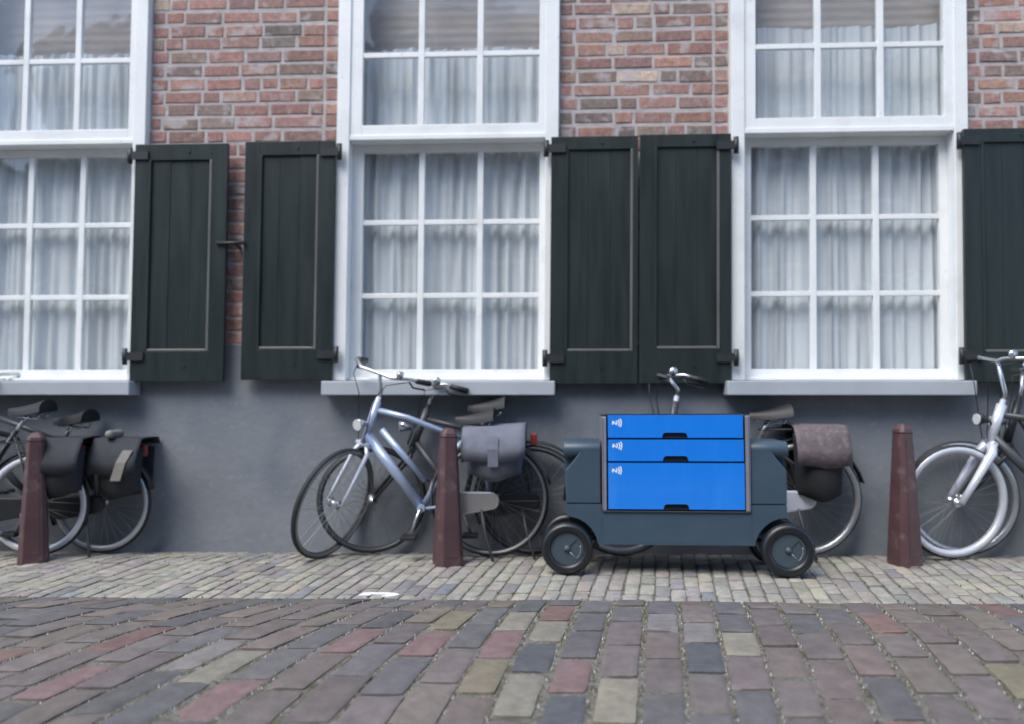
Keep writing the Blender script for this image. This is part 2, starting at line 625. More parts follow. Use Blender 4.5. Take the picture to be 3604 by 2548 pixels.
order = sorted(range(len(cells)), key=lambda k: (not keep[k], -abs(0)))
vis_ids = [k for k in order if keep[k]][:300]
vis_set = set(vis_ids)
special_of = {}
for col, pts in SPECIAL.items():
    for (x, y) in pts:
        best = min(vis_ids, key=lambda k: (cells[k][0] - x) ** 2 * 2 + (cells[k][1] - y) ** 2)
        special_of.setdefault(best, col)
far = MB()
far_cols = []
for k, (cx, cy, w, l, kr, pw) in enumerate(cells):
    tot = sum(wt for _, wt in STREET_PAL)
    t = r2.uniform(0, tot)
    for c, wt in STREET_PAL:
        t -= wt
        if t <= 0:
            break
    if k in vis_set:
        col = special_of.get(k) or jitter_col(c, r2, 0.13, 0.02)
        verts, faces, cz = paver(cx, cy, w, l, 8, 11, r2, 0.0045, 0.004, 1.0, k_=kr)
        me = bpy.data.meshes.new('paving_brick')
        me.from_pydata(verts, [], faces)
        me.polygons.foreach_set("use_smooth", [True] * len(faces))
        o = link('paving_brick', me, street, M['street_brick'])
        o.location = (cx, cy, cz)
        o.color = (*col, 1)
    elif abs(cx) < 4.5 and cy > -3.9:
        verts, faces, cz = paver(cx, cy, w, l, 2, 2, r2, 0.006, 0.004, 1.0, k_=kr)
        far.add([(x + cx, y + cy, z + cz) for x, y, z in verts], faces, False)
        far_cols += [jitter_col(c, r2)] * len(faces)
o = far.build('outer_paving', M['street_brick_far'], street, fix=False)
tint_attr(o.data, far_cols)
o["kind"] = "stuff"

# ---- pavement bricks (narrow klinkers on edge)
KL_PAL = [((0.300, 0.285, 0.248), 36), ((0.277, 0.262, 0.235), 26), ((0.255, 0.239, 0.226), 16), ((0.319, 0.300, 0.252), 10),
          ((0.205, 0.199, 0.198), 4), ((0.213, 0.217, 0.218), 2)]
r3 = random.Random(5)
KW, KL = 0.077, 0.192
kcells = []
for i in range(-76, 72):
    p = i * KW
    off = [0.0, 0.5, 0.25, 0.75][i % 4] * KL + r3.uniform(-0.03, 0.03)
    yc = EDGE + 0.004
    first = True
    while yc < -0.01:
        l = KL * r3.uniform(0.92, 1.08)
        if first:
            l = max(0.07, KL - off)
            first = False
        l = min(l, -0.004 - yc)
        if l < 0.03:
            break
        cy = yc + l / 2
        yc += l
        cx = p + SH * (cy - EDGE) + 0.006 * math.sin(i * 0.7 + cy * 3) + r3.uniform(-0.002, 0.002)
        kcells.append([cx, cy, KW - r3.uniform(0.006, 0.012), l - r3.uniform(0.004, 0.009)])
inview = [k for k, c in enumerate(kcells) if abs(c[0] + 0.045 * (c[1] + 5.03)) < 0.643 * (c[1] + 5.03) + 0.05]
inview.sort(key=lambda k: kcells[k][1] + 0.02 * abs(kcells[k][0] - 0.4))
kset = set(inview[:300])
kfar = MB()
kcols = []
for k, (cx, cy, w, l) in enumerate(kcells):
    t = r3.uniform(0, sum(wt for _, wt in KL_PAL))
    for c, wt in KL_PAL:
        t -= wt
        if t <= 0:
            break
    if -0.75 < cx < -0.12 and -1.1 < cy < -0.86 and r3.random() < 0.7:
        c = r3.choice([(0.19, 0.18, 0.2), (0.21, 0.19, 0.2), (0.18, 0.19, 0.21)])
    col = jitter_col(c, r3, 0.12, 0.04)
    if k in kset:
        verts, faces, cz = paver(cx, cy, w, l, 4, 5, r3, 0.005, 0.0, 0.75, 0.03)
        me = bpy.data.meshes.new('pavement_brick')
        me.from_pydata(verts, [], faces)
        me.polygons.foreach_set("use_smooth", [True] * len(faces))
        o = link('pavement_brick', me, pavement, M['klinker'])
        o.location = (cx, cy, cz)
        o.color = (*col, 1)
    elif abs(cx) < 5.2:
        verts, faces, cz = paver(cx, cy, w, l, 3, 3, r3, 0.004, 0.0, 0.75, 0.03)
        kfar.add([(x + cx, y + cy, z + cz) for x, y, z in verts], faces, True)
        kcols += [col] * len(faces)
o = kfar.build('pavement_bricks_beyond', M['klinker_far'], pavement, fix=False)
o.name = 'outer_paving'
tint_attr(o.data, kcols)
o["kind"] = "stuff"

# white painted curve at the pavement's edge
mk = [(-0.926, -1.137), (-0.911, -1.092), (-0.87, -1.088), (-0.794, -1.087), (-0.749, -1.098), (-0.727, -1.12), (-0.741, -1.139), (-0.773, -1.155),
      (-0.811, -1.145), (-0.78, -1.13), (-0.802, -1.112), (-0.862, -1.112), (-0.872, -1.133)]
b = MB()
b.add([(x, y, ground_z(x, y) + 0.0065) for x, y in mk] + [(x, y, ground_z(x, y) + 0.001) for x, y in mk],
      [(0, 1, 2, 11, 12), (2, 3, 10, 11), (3, 4, 9, 10), (4, 5, 6, 9), (6, 7, 8, 9)] + [(i, i + 13, (i + 1) % 13 + 13, (i + 1) % 13) for i in range(13)])
b.build('painted_marking', M['mark'], pavement)


# ---- joint grit and grass
def scatter():
    rg = random.Random(3)
    grit, gcol = MB(), []
    grass, hcol = MB(), []
    n = 0
    for k in vis_ids:
        cx, cy, w, l, kr, pw = cells[k]
        for side in (1,):
            for q in range(46):
                t = rg.uniform(-0.5, 0.5)
                y = cy + t * PL
                x = cx + side * pw / 2 + kr * t * PL + rg.gauss(0, 0.005)
                dens = mnoise.noise((x * 5, y * 5, 1.0))
                z = ground_z(x, y) - 0.004
                if rg.random() < 0.62:
                    if rg.random() > 0.65 + dens * 0.7:
                        continue
                    s = rg.uniform(0.0018, 0.0052)
                    a = rg.uniform(0, 6.28)
                    pts = [(x + s * math.cos(a + i * 2.094) * rg.uniform(0.7, 1.2), y + s * math.sin(a + i * 2.094) * rg.uniform(0.7, 1.2), z) for i in range(3)] + [(x, y, z + s * rg.uniform(1.6, 3.2))]
                    grit.add(pts, [(0, 1, 3), (1, 2, 3), (2, 0, 3)])
                    c = rg.choice([(0.34, 0.33, 0.31), (0.22, 0.21, 0.19), (0.15, 0.14, 0.125), (0.11, 0.1, 0.09), (0.5, 0.5, 0.5)])
                    gcol += [c] * 3
                else:
                    if rg.random() > 0.55 + dens * 1.3:
                        continue
                    for e in range(3):
                        a = rg.uniform(0, 6.28)
                        h = rg.uniform(0.008, 0.02)
                        dx, dy = math.cos(a) * rg.uniform(0.003, 0.014), math.sin(a) * rg.uniform(0.003, 0.014)
                        x1, y1 = x + rg.gauss(0, 0.004), y + rg.gauss(0, 0.004)
                        wv = 0.0011
                        grass.add([(x1 - wv, y1, z), (x1 + wv, y1, z), (x1 + dx, y1 + dy, z + h)], [(0, 1, 2)])
                        c = rg.choice([(0.13, 0.125, 0.06), (0.09, 0.1, 0.04), (0.17, 0.155, 0.09), (0.2, 0.18, 0.12)])
                        hcol.append(c)
    # moss in the pavement joints, thickest at the left
    for k in inview:
        cx, cy, w, l = kcells[k]
        for q in range(3):
            t = rg.uniform(-0.5, 0.5)
            x, y = cx + KW / 2 + SH * t * KL + rg.gauss(0, 0.002), cy + t * KL
            d = mnoise.noise((x * 2.2, y * 4, 8.0)) + (0.25 if x < -0.9 else 0.0)
            if rg.random() > 0.1 + d:
                continue
            z = ground_z(x, y) - 0.006
            for e in range(4):
                a = rg.uniform(0, 6.28)
                h = rg.uniform(0.006, 0.016)
                wv = 0.002
                dx, dy = math.cos(a) * 0.008, math.sin(a) * 0.008
                grass.add([(x - wv, y, z), (x + wv, y, z), (x + dx, y + dy, z + h)], [(0, 1, 2)])
                hcol.append(rg.choice([(0.1, 0.12, 0.05), (0.12, 0.13, 0.07), (0.15, 0.15, 0.09)]))
    g = grit.build('grit', M['grit'], fix=False)
    tint_attr(g.data, gcol)
    tag(g, 'pale sandy grit lying in the joints of the brick street', 'grit', kind='stuff')
    h = grass.build('grass', M['grass'], fix=False)
    tint_attr(h.data, hcol)
    tag(h, 'sparse short grass and moss growing in the paving joints', 'grass', kind='stuff')


scatter()

# ------------------------------------------------------------------ the house
LEAN = 0.0095                       # the old front leans a little to the right


def lean(b):
    b.v = [(x + LEAN * z, y, z) for x, y, z in b.v]
    return b


house = tag(empty('brick_house', (0, 0, 0)), 'old red brick house with white sash windows, dark green shutters and grey base', 'house')
XL, XR, ZT = -5.6, 5.0, 5.2
FR_TOP = 4.22
WIN = [dict(o=(-3.925, -2.62), g=(-3.785, -2.74), zo=0.0), dict(o=(-1.37, 0.045), g=(-1.21, -0.08), zo=0.0), dict(o=(1.122, 2.565), g=(1.275, 2.43), zo=0.008)]
openings = [w['o'] for w in WIN]
SILL_T = 1.08
b = MB()
xs = [XL] + [x for o_ in openings for x in o_] + [XR]
for i in range(0, len(xs), 2):
    b.box(xs[i], xs[i + 1], 0.0, 0.28, 1.25, ZT)
for (x0, x1) in openings:
    b.box(x0, x1, 0.0, 0.28, FR_TOP, ZT)
lean(b).build('wall', M['mortar'], house)
b = MB()
b.box(XL, XR, 1.6, 1.7, -0.1, ZT)
b.box(XL, XR, 0.285, 1.6, ZT - 0.1, ZT)
b.box(XL, XR, 0.285, 1.6, 0.5, 0.6)
b.box(XL, XL + 0.1, 0.285, 1.6, 0.6, ZT - 0.1)
b.box(XR - 0.1, XR, 0.285, 1.6, 0.6, ZT - 0.1)
lean(b).build('room_wall', M['room'], house)
b = MB()
for i in range(0, len(xs), 2):
    b.box(xs[i], xs[i + 1], -0.012, 0.275, 1.0, 1.302)
b.box(XL, XR, -0.012, 0.275, -0.15, 1.0)
lean(b).build('plinth', M['plinth'], house)

# wall bricks
WB_PAL = [((0.352, 0.207, 0.178), 34), ((0.317, 0.196, 0.171), 24), ((0.388, 0.231, 0.198), 14), ((0.270, 0.201, 0.173), 12), ((0.219, 0.178, 0.159), 9), ((0.397, 0.228, 0.190), 6), ((0.503, 0.397, 0.305), 1.2)]
r4 = random.Random(11)
CH = 0.0875


def wall_piece(x0, x1, z0, z1, proud):
    w, h = x1 - x0, z1 - z0
    cx, cz = (x0 + x1) / 2, (z0 + z1) / 2
    e = 0.006
    j = lambda a: r4.uniform(-a, a)
    fr = [(-w / 2 + e + j(.004), -proud + j(.0015), -h / 2 + e + j(.004)), (w / 2 - e + j(.004), -proud + j(.0015), -h / 2 + e + j(.004)),
          (w / 2 - e + j(.004), -proud + j(.0015), h / 2 - e + j(.004)), (-w / 2 + e + j(.004), -proud + j(.0015), h / 2 - e + j(.004))]
    mid = [(-w / 2 + j(.002), -proud + 0.005, -h / 2 + j(.002)), (w / 2 + j(.002), -proud + 0.005, -h / 2 + j(.002)), (w / 2 + j(.002), -proud + 0.005, h / 2 + j(.002)), (-w / 2 + j(.002), -proud + 0.005, h / 2 + j(.002))]
    bk = [(x, 0.03, z) for x, _, z in mid]
    vs = fr + mid + bk
    fs = [(0, 1, 2, 3)] + [(i, i + 4, (i + 1) % 4 + 4, (i + 1) % 4) for i in range(4)] + [(i + 4, i + 8, (i + 1) % 4 + 8, (i + 1) % 4 + 4) for i in range(4)]
    return vs, fs, cx, cz


def pick(pal, r_):
    t = r_.uniform(0, sum(w for _, w in pal))
    for c, w in pal:
        t -= w
        if t <= 0:
            return c
    return pal[0][0]


wall_far, wf_cols = MB(), []


def lay(x0, x1, z0, z1, closer_l=False, closer_r=False, far_=False):
    n = int(round((z1 - z0) / CH))
    for k in range(n):
        za = z0 + k * CH
        ln = r4.uniform(0.235, 0.262)
        x = x0
        sag = r4.uniform(-0.004, 0.004)
        slope = r4.uniform(-0.006, 0.006)
        first = True
        while x < x1 - 0.03:
            if closer_l and first:
                w = 0.088 + r4.uniform(-0.008, 0.008) + (0.03 if k % 2 else 0)
            else:
                w = r4.choice([0.255, 0.25, 0.245, 0.26, 0.122, 0.118, 0.19]) if k % 2 else r4.choice([0.25, 0.255, 0.245, 0.125, 0.25])
            first = False
            if closer_r and x1 - x - w < 0.19:
                w = max(0.06, x1 - x - 0.1) if x1 - x > 0.17 else x1 - x
            if x1 - x - w < 0.06:
                w = x1 - x
            gap = r4.uniform(0.014, 0.022)
            zg = r4.uniform(0.013, 0.02)
            xb = min(x + w, x1)
            lift = sag + slope * (x - x0) + r4.uniform(-0.003, 0.003)
            vs, fs, cx, cz = wall_piece(x + gap / 2, xb - gap / 2, za + zg / 2 + lift, za + CH - zg / 2 + lift, r4.uniform(0.0024, 0.006))
            c = jitter_col(pick(WB_PAL, r4), r4, 0.16, 0.05)
            lx = cx + LEAN * cz
            if far_:
                wall_far.add([(vx + lx, vy, vz + cz) for vx, vy, vz in vs], fs)
                wf_cols.extend([c] * len(fs))
            else:
                me = bpy.data.meshes.new('brick')
                me.from_pydata(vs, [], fs)
                o = link('brick', me, house, M['wall_brick'])
                o.location = (lx, 0, cz)
                o.color = (*c, 1)
            x = xb


ZB = 1.302
zt_vis = ZB + CH * 27
lay(-2.62, -1.37, ZB + CH * 14, zt_vis, True, True)
lay(0.045, 1.122, ZB + CH * 14, zt_vis, True, True)
lay(2.565, 3.3, ZB + CH * 14, zt_vis, True, False)
lay(-2.1, -1.89, ZB, ZB + CH * 14)
lay(3.3, XR, ZB, zt_vis, far_=True)
lay(XL, -3.925, ZB, zt_vis, far_=True)
lay(XL, -3.925, zt_vis, ZT, far_=True)
for a, c in ((-2.62, -1.37), (0.045, 1.122), (2.565, XR)):
    lay(a, c, zt_vis, ZT, far_=True)
o = wall_far.build('outer_brickwork', M['wall_brick_far'], house)
tint_attr(o.data, wf_cols)
o["kind"] = "stuff"


def window(w, idx):
    (xo0, xo1), (xg0, xg1), zo = w['o'], w['g'], w['zo']
    F = -0.058
    TR0, TR1 = 2.607 + zo, 2.640 + zo            # transom rail of the upper sash
    # frame: outer posts and head
    b = MB()
    pl, pr = 0.082, 0.082
    b.box(xo0, xo0 + pl, F, 0.12, SILL_T, FR_TOP)
    b.box(xo1 - pr, xo1, F, 0.12, SILL_T, FR_TOP)
    b.box(xo0 + pl, xo1 - pr, F, 0.12, FR_TOP - 0.09, FR_TOP)
    b.box(xo0 + pl, xo1 - pr, F + 0.004, 0.115, TR0, TR1)         # transom ledge
    b.box(xo0 + pl, xo1 - pr, 0.0, 0.12, SILL_T, SILL_T + 0.02)
    win = lean(b).build('window', M['white'], house, bevel=0.004)

    def sash(x0, x1, z0, z1, gx0, gx1, gz0, gz1, y, nz_rows, bars_z, name='sash'):
        s = MB()
        yb = y + 0.04
        s.box(x0, gx0, y, yb, z0, z1)
        s.box(gx1, x1, y, yb, z0, z1)
        s.box(gx0, gx1, y, yb, z0, gz0)
        s.box(gx0, gx1, y, yb, gz1, z1)
        bw = 0.019
        xsb = [gx0 + (gx1 - gx0) * k / 3 for k in range(4)]
        for k in (1, 2):
            s.box(xsb[k] - bw, xsb[k] + bw, y + 0.003, yb - 0.003, gz0, gz1)
        zz = [gz0] + bars_z + [gz1]
        for zb in bars_z:
            for k in range(3):
                s.box(xsb[k] + (bw if k else 0), xsb[k + 1] - (bw if k < 2 else 0), y + 0.005, yb - 0.005, zb - bw * 0.85, zb + bw * 0.85)
        lean(s).build(name, M['white'], win, bevel=0.003)
        rp = random.Random(idx * 100 + int(z0 * 10))
        for a in range(len(zz) - 1):
            for k in range(3):
                x_a, x_b = xsb[k] + (bw if k else 0) - 0.002, xsb[k + 1] - (bw if k < 2 else 0) + 0.002
                z_a, z_b = zz[a] + (bw * 0.85 if a else 0) - 0.002, zz[a + 1] - (bw * 0.85 if a < len(zz) - 2 else 0) + 0.002
                t1, t2 = rp.uniform(-0.003, 0.003), rp.uniform(-0.003, 0.003)
                yg = y + 0.021
                g_ = MB()
                cx, cz = (x_a + x_b) / 2, (z_a + z_b) / 2
                g_.add([(x_a, yg - t1 - t2, z_a), (x_b, yg + t1 - t2, z_a), (x_b, yg + t1 + t2, z_b), (x_a, yg - t1 + t2, z_b)], [(0, 1, 2, 3)])
                lean(g_).build('pane', M['glass'], win, fix=False)

    # upper sash near the front, lower sash set back in its shade
    sash(xo0 + pl, xo1 - pr, TR1, FR_TOP - 0.09, xg0, xg1, 2.705 + zo, FR_TOP - 0.16, F + 0.012, 3, [3.16 + zo, 3.62 + zo])
    sash(xo0 + pl, xo1 - pr, SILL_T + 0.02, TR0, xg0 - 0.006, xg1 + 0.006, 1.152, 2.556 + zo, 0.045, 3, [1.622, 2.098 + zo])
    s = MB()
    s.box(xo0 - 0.045, xo1 - 0.012, -0.15, 0.1, 0.988, SILL_T - 0.004)
    s.add([], [])
    lean(s).build('sill', M['sill'], win, bevel=0.006)
    s = MB()
    s.box(xo0 - 0.0, xo1 - 0.0, -0.07, 0.0, SILL_T - 0.004, SILL_T + 0.012)
    return win


for i, w in enumerate(WIN):
    window(w, i)


def curtain(x0, x1, z0, z1, seed, label):
    rc = random.Random(seed)
    nx, nz = 150, 26
    vs, fs = [], []
    ph = [rc.uniform(0, 6.28) for _ in range(4)]
    for j in range(nz + 1):
        t = j / nz
        for i in range(nx + 1):
            s = i / nx
            x = x0 + (x1 - x0) * s
            u = x * 2 * math.pi
            n = mnoise.noise((x * 6, seed * 3.1, t * 1.2))
            amp = 0.014 * (1 + 0.9 * n)
            y = 0.135 + amp * (0.8 * math.sin(u / 0.11 + ph[0] + 4.5 * n) + 0.45 * math.sin(u / 0.057 + ph[1] + t * 0.8 - 3 * n))
            top = z1 + 0.008 * math.sin(u / 0.5 + ph[2]) * (1 if j == nz else 0)
            z = z0 + (top - z0) * t
            vs.append((x + LEAN * z, y, z))
    for j in range(nz):
        for i in range(nx):
            a = j * (nx + 1) + i
            fs.append((a, a + 1, a + nx + 2, a + nx + 1))
    b = MB()
    b.add(vs, fs, True)
    tag(b.build('curtain', M['curtain'], fix=False), label, 'curtain', group='sheer curtains behind the sash windows')


curtain(-3.9, -2.64, 1.06, 3.28, 1, 'sheer white curtain in the window cut off by the left photo edge')
curtain(-1.33, 0.01, 1.06, 3.27, 2, 'sheer white curtain behind the middle window, above the blue grey bicycle')
curtain(1.15, 2.54, 1.06, 3.36, 3, 'sheer white curtain behind the window above the flowered pannier bag')


M['blind'] = mat('taupe_blind', (0.46, 0.44, 0.435), 0.9, var=0.15, scale=3, stretch=(1, 1, 5))


def blind(x0, x1, z0, z1, label):
    """Roller blind hanging behind the upper panes, with a thin bottom rail."""
    root = tag(empty('roller_blind', ((x0 + x1) / 2 + LEAN * z1, 0.21, z1)), label, 'blind', group='taupe blinds behind the upper panes')
    n = int((z1 - z0) / 0.03)
    vs, fs = [], []
    for k in range(n + 1):
        z = -(z1 - z0) * k / n
        y = 0.0012 if k % 2 else -0.0012
        vs += [((x0 - x1) / 2 + LEAN * z, y, z), ((x1 - x0) / 2 + LEAN * z, y, z)]
        if k:
            q = 2 * k
            fs.append((q - 2, q - 1, q + 1, q))
    b = MB()
    b.add(vs, fs)
    b.build('cloth', M['blind'], root, fix=False)
    b = MB()
    b.box((x0 - x1) / 2 - 0.012, (x1 - x0) / 2 - 0.012, -0.008, 0.008, z0 - z1 - 0.016, z0 - z1 - 0.001)
    b.build('bottom_rail', M['blind'], root)


blind(-3.91, -2.63, 3.2, 4.19, 'taupe roller blind in the top of the window cut off by the left edge')
blind(-1.34, 0.02, 3.2, 4.19, 'taupe roller blind in the top of the middle window')
blind(1.15, 2.54, 3.2, 4.19, 'taupe roller blind in the top of the window right of the shutter pair')


# shutters
def shutter(x0, x1, z0, z1, stile, rail_t, rail_b, hinge_side, seed):
    S, Bk = -0.094, -0.064
    b = MB()
    b.box(x0, x0 + stile[0], S, Bk, z0, z1)
    b.box(x1 - stile[1], x1, S, Bk, z0, z1)
    pa, pb = x0 + stile[0], x1 - stile[1]
    b.box(pa, pb, S, Bk, z1 - rail_t, z1)
    b.box(pa, pb, S, Bk, z0, z0 + rail_b)
    b.box(pa - 0.002, pb + 0.002, Bk - 0.005, Bk - 0.0005, z0 + rail_b - 0.002, z1 - rail_t + 0.002)
    sh = lean(b).build('shutter', M['green'], house, bevel=0.004)
    rs = random.Random(seed)
    n = 3
    za, zb = z0 + rail_b, z1 - rail_t
    for k in range(n):
        a = pa + (pb - pa) * k / n
        c = pa + (pb - pa) * (k + 1) / n
        yy = S + 0.013 + rs.uniform(-0.0015, 0.0015)
        p = MB()
        p.box(a + (0.0007 if k else 0), c - (0.0007 if k < n - 1 else 0), yy, Bk - 0.006, za, zb)
        lean(p).build('board', M['green'], sh, bevel=0.0015)
    for side in (0, 1):
        p = MB()
        xx = pa if side == 0 else pb
        d = 0.016 if side == 0 else -0.016
        p.prism_y([(xx, za), (xx + d, za), (xx + d, zb), (xx, zb)] if d > 0 else [(xx + d, za), (xx, za), (xx, zb), (xx + d, zb)], S - 0.003, S + 0.0115)
        lean(p).build('moulding', M['green_lit_edge'] if side else M['green'], sh, bevel=0.004)  # right strip coloured as if lit, left one plain shutter paint
    p = MB()
    p.box(pa + 0.017, pb - 0.017, S - 0.003, S + 0.0115, za, za + 0.016)
    lean(p).build('moulding', M['green_lit_edge'], sh, bevel=0.004)  # bottom strip coloured as if lit too
    for hz in (z0 + 0.155, z1 - 0.075):
        p = MB()
        hx = x1 if hinge_side > 0 else x0
        p.box(min(hx - hinge_side * 0.09, hx + hinge_side * 0.045), max(hx - hinge_side * 0.09, hx + hinge_side * 0.045), S - 0.014, S - 0.001, hz - 0.026, hz + 0.026)
        p.tube([(hx + hinge_side * 0.03, S - 0.004, hz - 0.05), (hx + hinge_side * 0.03, S - 0.004, hz + 0.05)], 0.016, 8)
        lean(p).build('hinge', M['iron'], sh)
    # iron tie bolts in the rails
    p = MB()
    for bz in (z1 - rail_t * 0.5, z0 + rail_b * 0.55):
        p.tube([((x0 + x1) / 2 + 0.05, S - 0.006, bz), ((x0 + x1) / 2 + 0.05, S, bz)], 0.008, 8)
    lean(p).build('bolt', M['iron'], sh)


shutter(-2.662, -2.058, 1.074, 2.588, (0.093, 0.1), 0.105, 0.185, -1, 1)
shutter(-1.946, -1.368, 1.084, 2.596, (0.097, 0.1), 0.09, 0.187, 1, 2)
shutter(0.0, 0.540, 1.058, 2.598, (0.092, 0.03), 0.082, 0.195, -1, 3)
shutter(0.552, 1.112, 1.060, 2.604, (0.09, 0.07), 0.08, 0.208, 1, 4)
shutter(2.52, 3.1, 1.068, 2.612, (0.1, 0.09), 0.085, 0.175, -1, 5)
b = MB()
b.tube([(-2.115, -0.104, 1.945), (-1.93, -0.106, 1.945)], 0.011, 8)
b.tube([(-2.0, -0.104, 1.945), (-2.0, 0.0, 1.93)], 0.01, 8)
lean(b).build('shutter_catch', M['iron'], house)
del b


# ------------------------------------------------------------------ the houses across the street, mirrored in the panes
M['dark_brick'] = mat('far_brick', (0.15, 0.095, 0.08), 0.9, var=0.3, scale=5, bump=0.3, bscale=12)
M['pale_wall'] = mat('far_render', (0.36, 0.33, 0.3), 0.9, var=0.15, scale=2)
M['roof_tile'] = mat('far_roof', (0.13, 0.075, 0.06), 0.85, var=0.25, scale=9, bump=0.4, bscale=20)
M['far_glass'] = mat('far_glass', (0.03, 0.035, 0.04), 0.08, var=0.1)


def far_house(x0, x1, eaves, peak, wall_m, label, cols, floors):
    FY = -11.5
    root = tag(empty('canal_house', ((x0 + x1) / 2, FY, -0.24)), label, 'house', group='houses across the street')
    w = x1 - x0
    b = MB()
    if peak > eaves + 0.1:
        poly = [(-w / 2, 0), (w / 2, 0), (w / 2, eaves), (0, peak), (-w / 2, eaves)]
    else:
        poly = [(-w / 2, 0), (w / 2, 0), (w / 2, eaves), (-w / 2, eaves)]
    b.prism_y(poly, -8.0, 0.0)
    b.build('wall', wall_m, root)
    b = MB()
    if peak > eaves + 0.1:
        for sg in (-1, 1):
            b.add([(sg * (w / 2 + 0.1), -8.1, eaves - 0.02), (sg * (w / 2 + 0.1), 0.15, eaves - 0.02), (0, 0.15, peak + 0.1), (0, -8.1, peak + 0.1),
                   (sg * (w / 2 + 0.1), -8.1, eaves + 0.13), (sg * (w / 2 + 0.1), 0.15, eaves + 0.13), (0, 0.15, peak + 0.25), (0, -8.1, peak + 0.25)],
                  [(0, 1, 2, 3), (4, 7, 6, 5), (0, 4, 5, 1), (1, 5, 6, 2), (2, 6, 7, 3), (3, 7, 4, 0)])
    else:
        b.box(-w / 2 - 0.05, w / 2 + 0.05, -8.0, 0.25, eaves + 0.002, eaves + 0.35)
    b.build('roof', M['roof_tile'] if peak > eaves + 0.1 else M['white'], root)
    fh = (eaves - 0.4) / floors
    for f in range(floors):
        for c in range(cols):
            cx = -w / 2 + w * (c + 0.5) / cols
            z0, z1 = 0.4 + f * fh + fh * 0.22, 0.4 + f * fh + fh * 0.86
            hw = min(0.55, w / cols * 0.3)
            if f == 0 and c == 0:
                d = MB()
                d.box(cx - 0.5, cx + 0.5, 0.0015, 0.06, 0.02, 2.5)
                d.build('door', M['green'], root)
                continue
            b = MB()
            b.box(cx - hw - 0.08, cx - hw, 0.001, 0.08, z0, z1)
            b.box(cx + hw, cx + hw + 0.08, 0.001, 0.08, z0, z1)
            b.box(cx - hw - 0.08, cx + hw + 0.08, 0.001, 0.09, z1, z1 + 0.1)
            b.box(cx - hw - 0.12, cx + hw + 0.12, 0.001, 0.14, z0 - 0.1, z0)
            b.box(cx - hw, cx + hw, 0.001, 0.06, (z0 + z1) / 2 - 0.03, (z0 + z1) / 2 + 0.03)
            wn = b.build('window', M['white'], root)
            b = MB()
            b.box(cx - hw, cx + hw, 0.002, 0.02, z0, z1)
            b.build('pane', M['far_glass'], wn)


far_house(-19.5, -11.3, 6.0, 7.6, M['pale_wall'], 'low pale rendered house across the street, seen only mirrored in the panes', 4, 2)
far_house(-11.2, -4.0, 7.9, 10.3, M['dark_brick'], 'brown brick gabled house mirrored in the left window panes', 4, 3)
far_house(-3.9, 2.6, 8.9, 8.9, M['dark_brick'], 'brown brick flat topped house mirrored in the middle window panes', 3, 3)
far_house(2.7, 9.6, 8.4, 10.6, M['dark_brick'], 'brown brick gabled house mirrored in the right window panes', 4, 3)


# ------------------------------------------------------------------ bollards
def bollard(x, y, h, label, rz):
    z = ground_z(x, y) - 0.01
    root = tag(empty('bollard', (x, y, z), rz), label, 'bollard', group='red brown bollards along the pavement')

    def ring(hw, ch, zz):
        c = hw - ch
        return [(-c, -hw, zz), (c, -hw, zz), (hw, -c, zz), (hw, c, zz), (c, hw, zz), (-c, hw, zz), (-hw, c, zz), (-hw, -c, zz)]
    b = MB()
    rings = [ring(0.079, 0.028, 0.0), ring(0.078, 0.028, 0.05), ring(0.045, 0.017, h - 0.055)]
    vs = [p for r_ in rings for p in r_]
    fs = []
    for k in range(2):
        for i in range(8):
            j = (i + 1) % 8
            fs.append((k * 8 + i, k * 8 + j, k * 8 + 8 + j, k * 8 + 8 + i))
    b.add(vs, fs)
    b.build('shaft', M['bollard'], root, bevel=0.004)
    b = MB()
    rings = [ring(0.044, 0.017, h - 0.054), ring(0.047, 0.017, h - 0.048), ring(0.043, 0.017, h - 0.03), ring(0.022, 0.01, h - 0.004), ring(0.006, 0.003, h)]
    vs = [p for r_ in rings for p in r_]
    fs = [tuple(range(32, 40))]
    for k in range(4):
        for i in range(8):
            j = (i + 1) % 8
            fs.append((k * 8 + i, k * 8 + j, k * 8 + 8 + j, k * 8 + 8 + i))
    b.add(vs, fs)
    b.build('cap', M['bollard'], root, bevel=0.002)
    # flat sunk-edged face panel on the front and the back
    for sgn in (-1, 1):
        b = MB()
        t0, t1 = 0.06, h - 0.075
        hw = lambda zz: 0.078 + (0.045 - 0.078) * (zz - 0.05) / (h - 0.105)
        w0, w1 = 0.036, 0.018
        pts = []
        for (zz, ww) in ((t0, w0), (t1, w1)):
            for sx in (-1, 1):
                pts.append((sx * ww, sgn * (hw(zz) + 0.002), zz))
        pts2 = [(px, py + sgn * 0.006 * -1, pz) for px, py, pz in pts]
        b.add(pts + pts2, [(0, 1, 3, 2), (0, 4, 5, 1), (1, 5, 7, 3), (3, 7, 6, 2), (2, 6, 4, 0)])
        b.build('face_panel', M['bollard'], root)
    return root


bollard(-3.014, -0.452, 0.765, 'red brown iron bollard in front of the two dark bicycles', 0.5)
bollard(-0.574, -0.449, 0.785, 'red brown iron bollard in front of the blue grey bicycle with the purple bag', 0.42)
bollard(2.02, -0.38, 0.80, 'red brown iron bollard beside the pale front wheel of the silver bicycle', 0.36)


